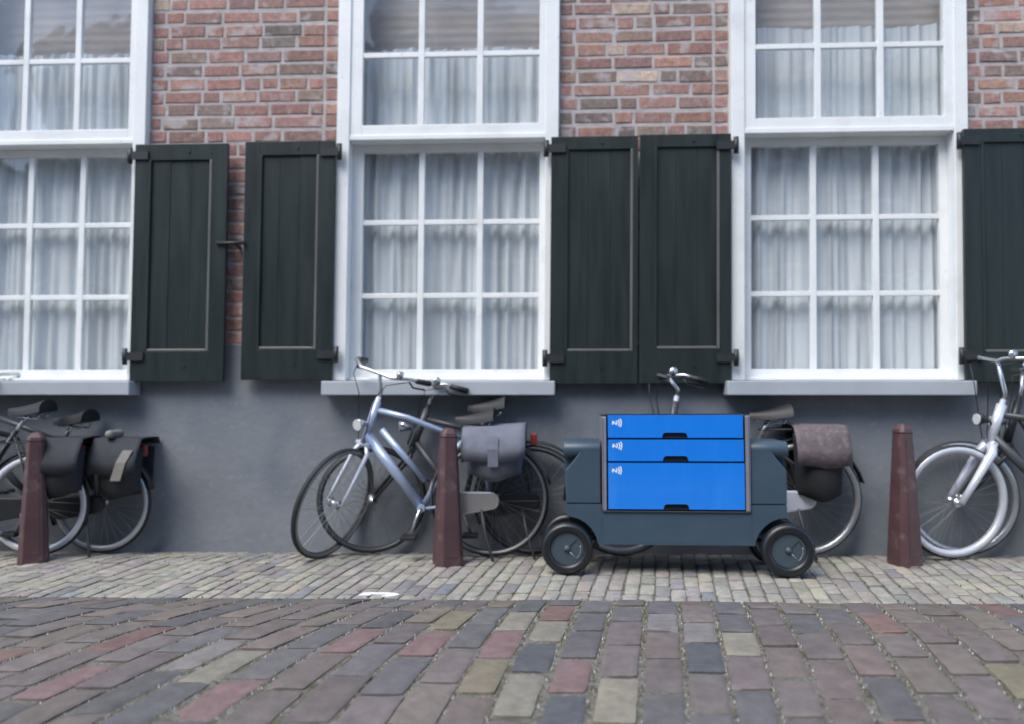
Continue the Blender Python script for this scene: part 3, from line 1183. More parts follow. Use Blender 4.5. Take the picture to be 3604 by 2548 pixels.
# ------------------------------------------------------------------ bicycles (local +x is forward, base under the rear hub)
def wheel_parts(parent, c, r, rim_m, yaw_m, tyre_w=0.019, hub_w=0.03, seed=0, rw=0.036):
    """rim mesh (the part) with tyre, hub and spokes under it; yaw_m turns a steered wheel."""
    n = 40
    w = MB()
    w.lathe_y([(r - rw, -0.011), (r - rw * 0.75, -0.021), (r - 0.014, -0.0205), (r - 0.012, -0.01), (r - 0.012, 0.01), (r - 0.014, 0.0205), (r - rw * 0.75, 0.021), (r - rw, 0.011)], *c, n=n, closed=True)
    rim = w.xf(yaw_m).build('wheel', rim_m, parent)
    t = MB()
    prof = [(r - tyre_w + tyre_w * math.cos(a), tyre_w * math.sin(a)) for a in [2 * math.pi * k / 10 for k in range(10)]]
    t.lathe_y(prof, *c, n=n, closed=True)
    t.xf(yaw_m).build('tyre', M['tyre'], rim)
    h = MB()
    h.lathe_y([(0.0, -0.05), (0.008, -0.05), (0.008, -hub_w - 0.004), (0.028, -hub_w), (0.028, -hub_w + 0.004), (0.018, -hub_w + 0.008), (0.018, hub_w - 0.008), (0.028, hub_w - 0.004), (0.028, hub_w), (0.008, hub_w + 0.004), (0.008, 0.05), (0.0, 0.05)], *c, n=16)
    h.xf(yaw_m).build('hub', M['chrome'], rim)
    s = MB()
    rs = random.Random(seed)
    off = rs.uniform(0, 1)
    for k in range(28):
        a = 2 * math.pi * (k + off) / 28
        sy = -0.026 if k % 2 else 0.026
        a2 = a + (0.5 if (k // 2) % 2 else -0.5)
        p1 = (c[0] + 0.026 * math.cos(a2), c[1] + sy, c[2] + 0.026 * math.sin(a2))
        p2 = (c[0] + (r - 0.034) * math.cos(a), c[1], c[2] + (r - 0.034) * math.sin(a))
        s.tube([p1, p2], 0.0014, 3, cap=False)
    so = s.xf(yaw_m).build('spokes', M['spoke'], rim, fix=False)
    so["kind"] = "stuff"
    return rim


def arc_pts(c, r, a0, a1, n=14, y=0.0):
    return [(c[0] + r * math.cos(R(a0 + (a1 - a0) * k / n)), y, c[2] + r * math.sin(R(a0 + (a1 - a0) * k / n))) for k in range(n + 1)]


def guard(parent, c, r, a0, a1, m, xf, name='mudguard'):
    b = MB()
    vs, fs = [], []
    n = 18
    for k in range(n + 1):
        a = R(a0 + (a1 - a0) * k / n)
        for (dr, y) in ((-0.008, -0.026), (0.004, -0.02), (0.008, 0), (0.004, 0.02), (-0.008, 0.026)):
            vs.append((c[0] + (r + dr) * math.cos(a), y, c[2] + (r + dr) * math.sin(a)))
    for k in range(n):
        for i in range(4):
            q = k * 5 + i
            fs.append((q, q + 1, q + 6, q + 5))
    b.add(vs, fs, True)
    o = b.xf(xf).build(name, m, parent)
    sm = o.modifiers.new("solid", 'SOLIDIFY')
    sm.thickness = 0.002
    return o


def bicycle(x, y, label, frame_m, fork_m, rim_m, lean_a=0.0, steer=0.0, wb=1.05, r=0.35, head=(0.74, 0.90), hbot=(0.80, 0.69),
            saddle=(0.16, 0.92), bar=(0.70, 1.10), style='diamond', thick=1.0, guard_m=None, rack=True, rot=0.0, chain=True,
            carry_front=False, bar_w=0.27, seed=0, down_r=0.022, fat_fork=False, rear_light=True, case_m=None, case_x=0.22, front_guard=True):
    I4 = Matrix.Identity(4)
    root = tag(empty('bicycle', (x, y, ground_z(x, y) + 0.002), math.pi + rot), label, 'bicycle', group='bicycles parked against the grey house base')
    root.rotation_euler = (R(lean_a), 0, math.pi + rot)
    rh = (0.0, 0.0, r)
    fh = (wb, 0.0, r)
    hd = Vector((head[0], 0, head[1]))
    hb = Vector((hbot[0], 0, hbot[1]))
    bb = Vector((0.42, 0, 0.29))
    sd = Vector((saddle[0], 0, saddle[1]))
    st_top = bb + (sd - bb) * 0.80
    axis = (hd - hb).normalized()
    SM = Matrix.Translation(hb) @ Matrix.Rotation(R(steer), 4, axis) @ Matrix.Translation(-hb)
    # frame
    b = MB()
    tt = thick
    ht = MB()
    ht.tube([hb - axis * 0.025, hd + axis * 0.03], 0.0235 * tt, 10)
    ht.build('head_tube', fork_m if fat_fork else frame_m, root)
    b.tube([bb, st_top], 0.017 * tt, 10)
    if style == 'diamond':
        b.tube([hd - axis * 0.03, bb + (st_top - bb) * 0.93], 0.016 * tt, 10)
        b.tube([hb + axis * 0.02, bb], down_r * tt, 10)
    elif style == 'twin':
        b.tube([hd - axis * 0.02, hd - axis * 0.02 + Vector((-0.2, 0, -0.05)), bb + (st_top - bb) * 0.97], 0.017 * tt, 10)
        b.tube([hb + axis * 0.03, bb], down_r * tt, 12)
        b.tube([hb + axis * 0.03 + Vector((-0.09, 0, 0.03)), bb + Vector((-0.02, 0, 0.16))], 0.02, 8)
    else:
        b.tube([hd - axis * 0.04, hd + Vector((-0.09, 0, -0.2)), bb + Vector((0.1, 0, 0.16)), bb + (st_top - bb) * 0.3], 0.016 * tt, 10)
        b.tube([hb, hb + Vector((-0.1, 0, -0.18)), bb + Vector((0.12, 0, 0.03)), bb], 0.018 * tt, 10)
    for s in (-1, 1):
        b.tube([bb + Vector((-0.03, s * 0.035, 0)), (0.0, s * 0.055, r)], 0.009, 8)
        b.tube([st_top + Vector((0, s * 0.016, -0.04)), (0.05, s * 0.05, r + 0.2), (0.0, s * 0.055, r)], 0.007, 8)
    b.tube([bb + Vector((0, -0.05, 0)), bb + Vector((0, 0.05, 0))], 0.024, 10)
    b.build('frame', frame_m, root)
    # fork, steered
    b = MB()
    crown = hb - axis * 0.03
    for s in (-1, 1):
        k = 2.0 if fat_fork else 1.0
        b.tube([crown + Vector((0, s * 0.02, 0)), crown + Vector((0.02, s * 0.05, -0.05)), crown + (Vector(fh) - crown) * 0.6 + Vector((-0.006, s * 0.055, 0)), (fh[0], s * 0.055, fh[2])],
               [0.014 * k, 0.014 * k, 0.011 * k, 0.009 * k], 8)
    b.tube([crown + Vector((0, -0.05, 0)), crown + Vector((0, 0.05, 0))], 0.018, 8)
    b.tube([crown - axis * 0.01, hd + axis * 0.06], 0.016, 8)
    b.xf(SM).build('fork', fork_m, root)
    rw = 0.05 if rim_m is M['rim_white'] else 0.046 if rim_m is M['rim'] else 0.034
    wheel_parts(root, rh, r, rim_m, I4, seed=seed, rw=rw)
    wheel_parts(root, fh, r, rim_m, SM, seed=seed + 1, rw=rw)
    gm = guard_m or M['black']
    guard(root, rh, r + 0.02, -25, 165, gm, I4)
    if front_guard:
        guard(root, fh, r + 0.02, 0, 175, gm, SM)
    # handlebar with stem
    b = MB()
    bt = Vector((bar[0], 0, bar[1]))
    b.tube([hd + axis * 0.05, hd + axis * 0.10, bt], [0.013, 0.013, 0.012], 8)
    pts = [bt + Vector((-0.16, -bar_w, -0.02)), bt + Vector((-0.03, -bar_w * 0.86, 0.02)), bt + Vector((0.04, -bar_w * 0.45, 0.015)), bt, bt + Vector((0.04, bar_w * 0.45, 0.015)), bt + Vector((-0.03, bar_w * 0.86, 0.02)), bt + Vector((-0.16, bar_w, -0.02))]
    b.tube(pts, 0.011, 8)
    hbar = b.xf(SM).build('handlebar', M['chrome'], root)
    for s in (-1, 1):
        g = MB()
        g.tube([bt + Vector((-0.17, s * bar_w, -0.022)), bt + Vector((-0.06, s * bar_w * 0.92, 0.008))], [0.018, 0.016], 8)
        g.xf(SM).build('grip', M['leather'], hbar)
        g = MB()
        g.tube([bt + Vector((-0.03, s * bar_w * 0.8, 0.0)), bt + Vector((-0.05, s * bar_w * 0.86, -0.035)), bt + Vector((-0.14, s * bar_w * 0.95, -0.06))], 0.006, 6)
        g.tube([bt + Vector((-0.03, s * bar_w * 0.8, 0.0)), bt + Vector((0.09, s * bar_w * 0.5, -0.02)), bt + Vector((0.1, s * 0.06, -0.12)), hb + Vector((0.04, s * 0.02, 0.0))], 0.003, 5)
        g.xf(SM).build('brake_lever', M['black'], hbar)
    # bell
    g = MB()
    g.lathe_y([(0.0, 0.0), (0.024, 0.004), (0.026, 0.02), (0.0, 0.022)], bt.x + 0.02, bar_w * 0.6, bt.z + 0.04, 12)
    g.xf(SM).build('bell', M['chrome'], hbar)
    # saddle and post
    b = MB()
    L_ = 0.235
    vs, fs = [], []
    nn, mm = 10, 8
    for i in range(nn + 1):
        t = i / nn
        xx = -L_ * 0.5 + L_ * t
        hwid = 0.092 * (1 - t) ** 1.2 + 0.02 if t < 0.96 else 0.012
        zz = 0.035 * (1 - t) ** 2 + (0.008 * t)
        for k in range(mm + 1):
            a = math.pi * k / mm
            vs.append((sd.x + xx, hwid * math.cos(a), sd.z + zz + (0.075 - 0.03 * t) * math.sin(a) ** 0.8 - 0.035))
    for i in range(nn):
        for k in range(mm):
            q = i * (mm + 1) + k
            fs.append((q, q + 1, q + mm + 2, q + mm + 1))
    b.add(vs, fs, True)
    b.add(vs[:mm + 1], [tuple(range(mm + 1))])
    for i in range(nn):
        q, q2 = i * (mm + 1), (i + 1) * (mm + 1)
        b.add([vs[q], vs[q + mm], vs[q2 + mm], vs[q2]], [(0, 1, 2, 3)])
    so = b.build('saddle', M['leather'], root)
    g = MB()
    g.tube([st_top - (sd - bb).normalized() * 0.03, sd + Vector((0.0, 0, -0.02))], 0.013, 8)
    g.tube([sd + Vector((-0.09, 0.05, -0.02)), sd + Vector((-0.08, 0.05, -0.045)), sd + Vector((0.08, 0.015, -0.03))], 0.006, 6)
    g.tube([sd + Vector((-0.09, -0.05, -0.02)), sd + Vector((-0.08, -0.05, -0.045)), sd + Vector((0.08, -0.015, -0.03))], 0.006, 6)
    g.build('seat_post', M['chrome'], so)
    # drive: chain case on the street side, crank and pedals
    if chain:
        b = MB()
        pts = []
        for k in range(13):
            a = R(-90 + 180 * k / 12)
            pts.append((case_x + 0.075 * math.cos(a), rh[2] - 0.02 + 0.075 * math.sin(a)))
        for k in range(9):
            a = R(90 + 180 * k / 8)
            pts.append((rh[0] + 0.055 * math.cos(a), rh[2] + 0.055 * math.sin(a)))
        b.prism_y([(p[0], p[1]) for p in pts], 0.058, 0.084)
        b.build('chain_case', case_m or gm, root, bevel=0.01)
    ca = R(250 + 40 * (seed % 3))
    b = MB()
    for s in (-1, 1):
        e = bb + Vector((s * 0.16 * math.cos(ca), s * 0.1, s * 0.16 * math.sin(ca)))
        b.tube([bb + Vector((0, s * 0.05, 0)), bb + Vector((0, s * 0.092, 0)), e], 0.009, 6)
    cr = b.build('crank', M['chrome'], root)
    for s in (-1, 1):
        e = bb + Vector((s * 0.16 * math.cos(ca), s * 0.1, s * 0.16 * math.sin(ca)))
        p = MB()
        p.box(e.x - 0.045, e.x + 0.045, min(e.y, e.y + s * 0.09), max(e.y, e.y + s * 0.09), e.z - 0.012, e.z + 0.012)
        p.build('pedal', M['black'], cr, bevel=0.004)
    b = MB()
    b.tube([(0.06, 0.07, r - 0.02), (0.03, 0.11, 0.16), (-0.02, 0.17, 0.012)], 0.009, 6)
    b.build('kickstand', M['darkgrey'], root)
    if rack:
        b = MB()
        zt = r * 2 + 0.075
        for s in (-1, 1):
            b.tube([(0.25, s * 0.05, zt - 0.01), (0.0, s * 0.06, zt), (-0.2, s * 0.055, zt)], 0.006, 6)
            b.tube([(-0.02, s * 0.06, zt), (-0.01, s * 0.065, r)], 0.005, 6)
            b.tube([(-0.19, s * 0.055, zt), (-0.01, s * 0.065, r)], 0.005, 6)
        for xx in (0.2, 0.06, -0.07, -0.2):
            b.tube([(xx, -0.055, zt), (xx, 0.055, zt)], 0.005, 6)
        b.build('rack', M['black'], root)
    if rear_light:
        b = MB()
        a = R(150)
        b.box(-0.275, -0.235, -0.025, 0.025, r * 2 - 0.02, r * 2 + 0.05)
        b.build('rear_light', M['red'], root, bevel=0.008)
    b = MB()
    hl = hb + axis * 0.1 + Vector((0.09, 0, 0.02))
    b.tube([hl + Vector((-0.05, 0, -0.01)), hl, hl + Vector((0.03, 0, 0))], [0.012, 0.03, 0.036], 12)
    b.tube([hl + Vector((-0.05, 0, -0.01)), hb + axis * 0.05], 0.006, 6)
    lamp = b.xf(SM).build('headlight', M['chrome'] if seed % 2 else M['black'], root)
    b = MB()
    b.tube([hl + Vector((0.0305, 0, 0)), hl + Vector((0.036, 0, 0))], 0.032, 12)
    b.xf(SM).build('lens', M['lens'], lamp)
    return root


def pannier(bike, x0, x1, z0, z1, body_m, flap_m, label, name='pannier_bag', straps=None, white_top=False, flap=0.6, sway=0.0, rack_z=0.775):
    """Double bag hung over the rack: two bulged pockets, a flap over the top, buckles."""
    root = empty(name, bike.location, 0)
    root.rotation_euler = bike.rotation_euler
    tag(root, label, 'pannier bag', group='pannier bags hung on the bicycles')
    for s in (-1, 1):
        b = MB()
        vs, fs = [], []
        nx, nz = 8, 8
        for face in (0, 1):
            for j in range(nz + 1):
                for i in range(nx + 1):
                    u, v = i / nx, j / nz
                    bul = (math.sin(math.pi * min(max(u, 0.0), 1)) ** 0.4) * (math.sin(math.pi * (0.12 + 0.8 * v)) ** 0.5)
                    taper = 1 - 0.1 * (1 - v)
                    xx = (x0 + x1) / 2 + (u - 0.5) * (x1 - x0) * taper
                    zz = z0 + (z1 - z0) * v + 0.02 * (1 - v) * math.cos(math.pi * (u - 0.5) * 2) * -1
                    yy = 0.075 + (0.11 * bul if face else 0.0) + 0.006 * mnoise.noise((xx * 9, zz * 9, s))
                    vs.append((xx, s * yy, zz))
        n1 = (nx + 1) * (nz + 1)
        for face in (0, 1):
            for j in range(nz):
                for i in range(nx):
                    q = face * n1 + j * (nx + 1) + i
                    fs.append((q, q + 1, q + nx + 2, q + nx + 1))
        rim_ = [i for i in range(nx + 1)] + [j * (nx + 1) + nx for j in range(1, nz + 1)] + [nz * (nx + 1) + i for i in range(nx - 1, -1, -1)] + [j * (nx + 1) for j in range(nz - 1, 0, -1)]
        for k in range(len(rim_)):
            a, c = rim_[k], rim_[(k + 1) % len(rim_)]
            fs.append((a, c, c + n1, a + n1))
        b.add(vs, fs, True)
        b.build('pocket', body_m, root)
    # flap: a cloth running from one side over the rack to the other
    b = MB()
    zt = max(z1, rack_z)
    zf = z1 - (z1 - z0) * flap
    prof = [(-0.196, zf), (-0.192, (zf + z1) / 2), (-0.165, z1 - 0.02), (-0.11, zt + 0.012), (-0.03, zt + 0.016), (0.03, zt + 0.016), (0.11, zt + 0.012), (0.165, z1 - 0.02), (0.192, (zf + z1) / 2), (0.196, zf)]
    vs, fs = [], []
    nx = 10
    for i in range(nx + 1):
        u = i / nx
        xx = x0 - 0.008 + (x1 - x0 + 0.016) * u
        for (py, pz) in prof:
            low = (zt - pz) / max(0.01, zt - zf)
            vs.append((xx, py + math.copysign(0.006 * mnoise.noise((xx * 12, pz * 10, 2)), py), pz + 0.008 * low * math.sin(u * 7 + py * 9) + sway * (u - 0.5)))
    m_ = len(prof)
    for i in range(nx):
        for k in range(m_ - 1):
            q = i * m_ + k
            fs.append((q, q + 1, q + m_ + 1, q + m_))
    b.add(vs, fs, True)
    o = b.build('flap', flap_m, root)
    sd_ = o.modifiers.new("solid", 'SOLIDIFY')
    sd_.thickness = 0.006
    if straps:
        for fx in straps[0]:
            b = MB()
            xx = x0 + (x1 - x0) * fx
            for s in (1,):
                hw_ = 0.03 if fx > 0.3 else 0.016
                vs = [(xx - hw_, 0.203, zf - 0.03), (xx + hw_, 0.203, zf - 0.03), (xx + hw_ + straps[2], 0.2, (zf + z1) / 2), (xx - hw_ + straps[2], 0.2, (zf + z1) / 2), (xx + hw_ + straps[2] * 2, 0.172, z1 - 0.005), (xx - hw_ + straps[2] * 2, 0.172, z1 - 0.005)]
                b.add(vs, [(0, 1, 2, 3), (3, 2, 4, 5)])
            o = b.build('strap', straps[1], root)
            sd_ = o.modifiers.new("solid", 'SOLIDIFY')
            sd_.thickness = 0.006
    if white_top:
        b = MB()
        b.box(x0 + 0.16, x1 - 0.07, -0.02, 0.15, zt + 0.012, zt + 0.062)
        b.build('folded_cover', M['bag_beige'], root, bevel=0.024, seg=4)
    return root


BY = -0.21
# far left pair, dark
bA = bicycle(-3.1, -0.29, 'black bicycle nearest the photo edge, its pale rear wheel behind a bollard', M['black'], M['black'], M['rim_white'], lean_a=-1.0, r=0.31, wb=1.02,
             head=(0.72, 0.88), saddle=(0.06, 0.875), seed=2, style='diamond', rot=0.10)
bB = bicycle(-2.78, -0.15, 'black bicycle with dark wheels and beige strapped bag, behind the one at the bollard', M['darkgrey'], M['black'], M['rim'], lean_a=0.0, r=0.31, wb=1.04,
             saddle=(0.2, 0.82), seed=4, style='diamond', rot=0.02)
pannier(bA, -0.31, -0.04, 0.385, 0.655, M['bag_black'], M['bag_dark'], 'black pannier bag behind the leftmost bollard', flap=0.5, rack_z=0.705)
pannier(bB, -0.29, -0.01, 0.37, 0.655, M['bag_black'], M['bag_dark'], 'dark pannier bag with pale beige straps on the bicycle left of the grey wall gap', straps=([0.38], M['bag_beige'], -0.03), white_top=True, flap=0.55, rack_z=0.705)
# middle pair
bC = bicycle(-0.34, -0.22, 'blue grey bicycle with turned front wheel, leaning below the middle window', M['bluegrey'], M['silver'], M['rim_dim'], lean_a=-1.5, steer=66, wb=0.985, r=0.345,
             head=(0.70, 0.90), hbot=(0.765, 0.70), saddle=(0.10, 0.82), bar=(0.70, 1.11), style='twin', thick=1.05, down_r=0.03, seed=1, guard_m=M['darkgrey'], case_m=M['chrome'], bar_w=0.25, front_guard=False)
bD = bicycle(-0.10, -0.11, 'dark bicycle mostly hidden behind the blue grey bicycle', M['darkgrey'], M['black'], M['darkgrey'], lean_a=0.0, steer=16, wb=0.985, r=0.335, front_guard=False,
             head=(0.66, 0.86), hbot=(0.73, 0.67), saddle=(0.28, 0.90), bar=(0.58, 1.03), seed=3, bar_w=0.10, rack=False, rear_light=False)
pannier(bC, -0.20, 0.155, 0.485, 0.735, M['bag_purple'], M['bag_purple'], 'purple grey pannier bag on the blue grey bicycle', flap=0.58, sway=-0.02, straps=([0.5], M['bag_purple'], 0.0))
# behind the cart
bE = bicycle(1.53, -0.15, 'pale wheeled bicycle standing behind the blue drawer cart', M['darkgrey'], M['silver'], M['rim'], lean_a=0.0, steer=12, wb=1.08, r=0.345,
             head=(0.76, 0.9), saddle=(0.2, 0.84), bar=(0.80, 1.07), seed=5, style='step', case_m=M['silver'], bar_w=0.2)
pannier(bE, -0.215, 0.08, 0.36, 0.74, M['bag_black'], M['bag_mauve'], 'mauve flower patterned pannier bag beside the cart', flap=0.5)
# right
bG = bicycle(3.56, -0.10, 'dark bicycle mostly hidden behind the silver forked bicycle', M['black'], M['black'], M['rim'], lean_a=0.0, steer=0, wb=1.08, r=0.345, seed=7, style='step', bar_w=0.1, front_guard=False)
bF = bicycle(3.42, -0.24, 'silver forked bicycle with pale front wheel at the photo edge beside the bollard', M['darkgrey'], M['silver'], M['rim_white'], lean_a=-1.0, steer=10, wb=1.06, r=0.335,
             head=(0.785, 0.87), hbot=(0.84, 0.70), saddle=(0.2, 0.92), bar=(0.81, 1.15), seed=6, fat_fork=True, front_guard=False, thick=1.2, guard_m=M['black'], bar_w=0.22)

# ------------------------------------------------------------------ the cart
U = 0.0006836
CX, CY = 0.683, -0.71
cart = tag(empty('drawer_cart', (CX, CY, (ground_z(0.11, CY) + ground_z(1.27, CY)) / 2 + 0.004), R(1.2)),
           'dark grey four wheeled cart with three bright blue drawers standing on the pavement', 'cart')
cart.rotation_euler = (0, -R(0.2), R(-1.5))
X = lambda px: (px - 1140) * U
Z = lambda py: (1408 - py) * U
DEP = 0.33
cart.scale = (0.982, 0.982, 0.982)


def P(pts):
    return [(X(a), Z(c)) for a, c in pts]


def arc_px(cx, cy, r, a0, a1, n):
    return [(cx + r * math.cos(R(a0 + (a1 - a0) * k / n)), cy - r * math.sin(R(a0 + (a1 - a0) * k / n))) for k in range(n + 1)]


# chassis with wheel arches
poly = [(527, 1171), (1762, 1171)] + arc_px(2008, 1203, 253, 173, 90, 14) + [(2008, 850), (1733, 850), (1733, 908), (553, 908), (553, 850), (270, 850)] + arc_px(272, 1203, 253, 90, 7, 14)
b = MB()
b.prism_y(P(poly), 0.0, 0.085)
body = b.build('chassis', M['cart_grey'], cart, bevel=0.004)
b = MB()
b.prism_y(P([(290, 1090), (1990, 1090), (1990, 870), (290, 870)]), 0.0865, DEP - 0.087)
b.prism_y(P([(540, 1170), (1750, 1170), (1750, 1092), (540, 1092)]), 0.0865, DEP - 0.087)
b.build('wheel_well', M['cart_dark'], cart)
b = MB()
b.prism_y(P(poly), DEP - 0.085, DEP)
b.build('chassis', M['cart_grey'], cart, bevel=0.004)
# thin upright seams beside the drawer unit
for px in (551, 1735):
    b = MB()
    b.box(X(px) - 0.0012, X(px) + 0.0012, -0.0015, 0.004, Z(1160), Z(915))
    b.build('seam', M['cap'], body)

# side housings with rolled tops and an undercut outer corner
for s in (-1, 1):
    mir = lambda pts: [(1140 + s * -(a - 1140) if s > 0 else a, c) for a, c in pts]
    fl = [(269, 845), (548, 845), (548, 417), (392, 417), (350, 478), (305, 535), (269, 578)]
    b = MB()
    b.prism_y([(X(a), Z(c)) for a, c in mir(fl)], 0.0, 0.08)
    hs = b.build('side_housing', M['cart_grey'], cart, bevel=0.007, seg=3)
    b = MB()
    b.prism_y([(X(a), Z(c)) for a, c in mir([(274, 845), (548, 845), (548, 440), (256, 440), (256, 560)])], 0.0815, DEP)
    b.build('back_panel', M['cart_grey'], hs, bevel=0.004)
    # roll
    prof = []
    r_ = 64 * U
    yc, zc = r_ - 0.0006, Z(352) - r_
    for k in range(15):
        a = R(90 + 180 * k / 14)
        prof.append((yc + r_ * math.cos(a), zc + r_ * math.sin(a)))
    prof += [(DEP - 0.01, zc - r_), (DEP, zc - r_ + 0.02), (DEP, zc + r_ - 0.02), (DEP - 0.02, zc + r_)]
    b = MB()
    xa, xb = (X(252), X(549)) if s < 0 else (X(1731), X(2028))
    b.prism_x(prof, xa, xb, smooth=True)
    o = b.build('rolled_top', M['cart_grey'], hs, bevel=0.005)
    o.modifiers["bevel"].angle_limit = R(50)
    # seam lip between housing and chassis is the open 3 mm gap

# cabinet behind the drawers
b = MB()
b.box(X(600), X(1686), 0.006, DEP - 0.005, Z(902), Z(141))
b.build('cabinet', M['slot_shade_blue'], cart, bevel=0.003)
# aluminium rails and bottom rail
for (a, c, top) in ((560, 594, 150), (1690, 1727, 142)):
    b = MB()
    b.box(X(a), X(c), -0.012, DEP - 0.004, Z(900), Z(top))
    rl = b.build('rail', M['alu'], cart, bevel=0.004)
    b = MB()
    gxx = X(a) + 0.004 if a < 1000 else X(c) - 0.007
    b.box(gxx, gxx + 0.0025, -0.0127, -0.0105, Z(898), Z(top + 6))
    b.build('rail_groove', M['slot_shade_blue'], rl)
    b = MB()
    b.box(X(a) - 0.0005, X(c) + 0.0005, -0.008, DEP - 0.004, Z(top) + 0.0005, Z(top - 5))
    b.build('end_cap', M['cart_dark'], rl, bevel=0.002)
b = MB()
b.box(X(560), X(1727), -0.010, 0.02, Z(909), Z(901))
b.build('bottom_rail', M['darkgrey'], cart, bevel=0.002)


def drawer(z_top, z_bot, xl, xr, slot, logo_xy):
    n0, n1 = slot
    hz = 41
    rr = 26
    pts = [(xl, z_bot), (n0, z_bot), (n0 + 4, z_bot - hz + rr)]
    pts += arc_px(n0 + 5 + rr, z_bot - hz + rr, rr, 180, 90, 6)
    pts += arc_px(n1 - 5 - rr, z_bot - hz + rr, rr, 90, 0, 6)
    pts += [(n1 - 4, z_bot - hz + rr + 1), (n1, z_bot), (xr, z_bot), (xr, z_top), (xl, z_top)]
    b = MB()
    b.prism_y(P(pts), -0.0115, 0.004)
    d = b.build('drawer', M['cart_blue'], cart, bevel=0.0022, seg=3)
    b = MB()
    b.box(X(n0 - 6), X(n1 + 6), -0.0015, 0.0055, Z(z_bot - 1), Z(z_bot - hz - 4))
    b.build('handle_slot', M['slot_shade_blue'], d)  # shallow back plate, the slot's shade given by its dark colour
    b = MB()
    b.box(X(n0 + 2), X(n1 - 2), -0.0075, -0.002, Z(z_bot + 1), Z(z_bot - 4))
    b.build('slot_lip', M['cart_dark'], d)
    # white printed sign: a leaning N with radio waves
    q = U * 2.2507 / 14.35
    strokes = [[(525, 615), (510, 575), (506, 530), (517, 475), (615, 553), (712, 632), (730, 585), (736, 535), (722, 485), (700, 445)],
               [(812, 400), (835, 455), (846, 510), (850, 560), (840, 630), (812, 690)],
               [(905, 352), (930, 400), (947, 455), (952, 530), (950, 590), (935, 660), (905, 735)]]
    lg = MB()
    lx, lz = logo_xy
    for st in strokes:
        pts = [Vector((X(lx) + (a - 480) * q, Z(lz) - (c - 325) * q)) for a, c in st]
        hw = 29 * q
        k0 = len(lg.v)
        n = len(pts)
        vs = []
        for i in range(n):
            t = (pts[min(i + 1, n - 1)] - pts[max(i - 1, 0)]).normalized()
            if 0 < i < n - 1:
                t1, t2 = (pts[i] - pts[i - 1]).normalized(), (pts[i + 1] - pts[i]).normalized()
                nn = Vector((-t.y, t.x))
                k = 1 / max(0.55, nn.dot(Vector((-t1.y, t1.x))))
            else:
                nn, k = Vector((-t.y, t.x)), 1
            for sg in (-1, 1):
                p = pts[i] + nn * hw * k * sg
                vs.append((p.x, -0.0122, p.y))
        fs = [(2 * i, 2 * i + 1, 2 * i + 3, 2 * i + 2) for i in range(n - 1)]
        lg.add(vs, fs)
        for e, o2 in ((0, 1), (n - 1, n - 2)):
            t = (pts[e] - pts[o2]).normalized()
            a0 = math.atan2(t.y, t.x)
            ring = [(pts[e].x + hw * math.cos(a0 - math.pi / 2 + math.pi * k / 6), -0.0122, pts[e].y + hw * math.sin(a0 - math.pi / 2 + math.pi * k / 6)) for k in range(7)]
            lg.add(ring, [tuple(range(7))])
    lo = lg.build('logo', M['decal'], d, fix=False)
    return d


drawer(137, 318, 607, 1672, (1037, 1240), (640, 164))
drawer(333, 504, 608, 1676, (1040, 1244), (642, 348))
drawer(519, 886, 607, 1680, (1042, 1246), (637, 545))


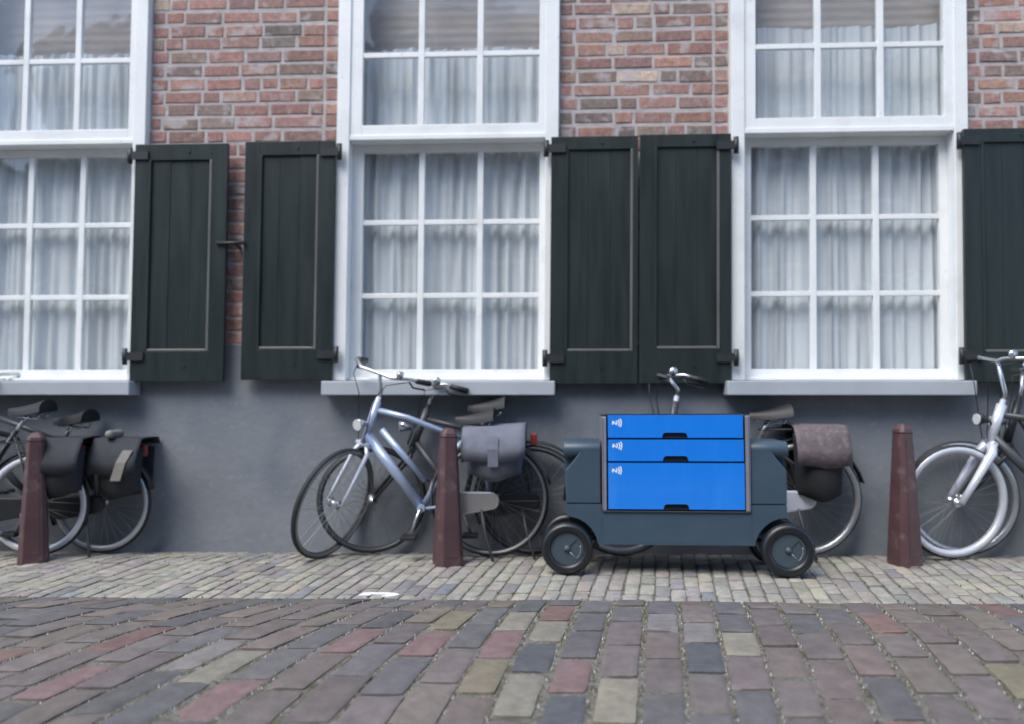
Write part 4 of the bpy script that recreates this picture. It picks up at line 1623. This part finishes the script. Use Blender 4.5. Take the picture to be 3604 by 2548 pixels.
def cart_wheel(cx, cz, yc, front, r):
    root_y = yc
    tr = 0.046
    b = MB()
    hw = 0.034
    prof = []
    # tyre section: rounded tread with a raised shoulder and a dished inner wall
    sec = [(r - 0.052, -hw * 0.55), (r - 0.046, -hw * 0.9), (r - 0.034, -hw * 1.02), (r - 0.02, -hw * 1.06), (r - 0.008, -hw * 0.86), (r - 0.001, -hw * 0.5), (r, -hw * 0.18), (r, hw * 0.18), (r - 0.001, hw * 0.5),
           (r - 0.008, hw * 0.86), (r - 0.02, hw * 1.06), (r - 0.034, hw * 1.02), (r - 0.046, hw * 0.9), (r - 0.052, hw * 0.55)]
    b.lathe_y(sec, cx, root_y, cz, 64, closed=True)
    wh = b.build('wheel', M['rubber'], cart)
    # tread blocks on the shoulder
    t = MB()
    for k in range(72):
        a = 2 * math.pi * k / 72
        for sy in (-1, 1):
            ca, sa = math.cos(a), math.sin(a)
            da = 0.024
            vs = []
            for (rr_, yy) in ((r - 0.019, sy * hw * 1.09), (r + 0.0015, sy * hw * 0.42)):
                for dd in (-da / 2.6, da / 2.6):
                    vs.append((cx + rr_ * math.cos(a + dd), root_y + yy, cz + rr_ * math.sin(a + dd)))
            vs2 = [(cx + (vx - cx) * 0.97, root_y + (vy - root_y) * 0.93, cz + (vz - cz) * 0.97) for vx, vy, vz in vs]
            t.add(vs + vs2, [(0, 1, 3, 2), (0, 4, 5, 1), (1, 5, 7, 3), (3, 7, 6, 2), (2, 6, 4, 0)])
    to = t.build('tread', M['rubber'], wh)
    to["kind"] = "stuff"
    # cap with a sunk sector, and the hub button
    c = MB()
    rc = r - 0.048
    for sg in (-1, 1):
        f0 = root_y + sg * hw * 0.55
        n = 48
        sec_a, sec_b = R(-47), R(42)
        ri = rc * 0.80
        cen = (cx, f0, cz)
        ring = [(cx + rc * math.cos(2 * math.pi * k / n), f0, cz + rc * math.sin(2 * math.pi * k / n)) for k in range(n)]
        # outside the sector: fan of the disc; the sector itself lies 4 mm deeper
        angs = [2 * math.pi * k / n for k in range(n)]
        mids = [(cx + ri * math.cos(a), f0, cz + ri * math.sin(a)) for a in angs]
        deep = [(cx + ri * math.cos(a), f0 - sg * 0.005, cz + ri * math.sin(a)) for a in angs]
        base = len(c.v)
        c.add([cen] + ring + mids + deep + [(cx, f0 - sg * 0.005, cz)], [])
        R0, M0, D0, DC = base + 1, base + 1 + n, base + 1 + 2 * n, base + 1 + 3 * n
        ia = [k for k in range(n) if not (angs[k] > R(42) and angs[k] < R(313))]
        inside = set()
        for k in range(n):
            k2 = (k + 1) % n
            mid_a = (angs[k] + math.pi / n)
            mm_ = mid_a if mid_a < math.pi else mid_a - 2 * math.pi
            c.f.append((R0 + k, R0 + k2, M0 + k2, M0 + k))
            c.sm.append(False)
            if sec_a < mm_ < sec_b:
                inside.add(k)
                c.f.append((DC, D0 + k, D0 + k2))
                c.f.append((M0 + k, M0 + k2, D0 + k2, D0 + k))
                c.sm += [False, False]
            else:
                c.f.append((base, M0 + k, M0 + k2))
                c.sm.append(False)
        ks = sorted(inside, key=lambda k: angs[k] if angs[k] < math.pi else angs[k] - 2 * math.pi)
        lo, hi = ks[0], (ks[-1] + 1) % n
        for kk in (lo, hi):
            c.f.append((base, M0 + kk, D0 + kk, DC))
            c.sm.append(False)
    c.build('hub_cap', M['cap'], wh)
    h = MB()
    prof = [(0.0, -0.016), (0.007, -0.0152), (0.013, -0.012), (0.0175, -0.006), (0.019, 0.0)]
    h.lathe_y(prof, cx, root_y - hw * 0.55, cz, 20)
    h.build('hub_button', M['cap'], wh)
    # raised rib along the lower edge of the sector
    h = MB()
    a = R(-47)
    yr = root_y - hw * 0.55 - 0.001
    h.tube([(cx + 0.022 * math.cos(a), yr, cz + 0.022 * math.sin(a)), (cx + rc * 0.8 * math.cos(a), yr, cz + rc * 0.8 * math.sin(a))], 0.0026, 6)
    h.tube([(cx + rc * 0.8 * math.cos(q_), yr, cz + rc * 0.8 * math.sin(q_)) for q_ in [R(-47 + 60 * k / 8) for k in range(9)]], 0.0026, 6)
    h.build('rib', M['alu'], wh)
    return wh


for (px, rr) in ((275, 206 * U), (2010, 208 * U)):
    cart_wheel(X(px), rr - 0.001, 0.005, True, rr)
    cart_wheel(X(px), rr - 0.001, DEP - 0.01, False, rr)
# axle beams and the small steel bracket by the left wheel
for yc in (0.005, DEP - 0.01):
    for pa, pb in ((275, 560), (2010, 1720)):
        b = MB()
        b.tube([(X(pa), yc, 0.14), (X(pb), yc + (0.12 if yc < 0.1 else -0.12), 0.19)], 0.012, 8)
        b.build('axle', M['cart_dark'], cart)
b = MB()
b.box(X(495), X(540), 0.15, 0.18, Z(1222), Z(1170))
b.box(X(515), X(538), 0.14, 0.175, Z(1250), Z(1218))
b.build('bracket', M['iron'], cart, bevel=0.002)
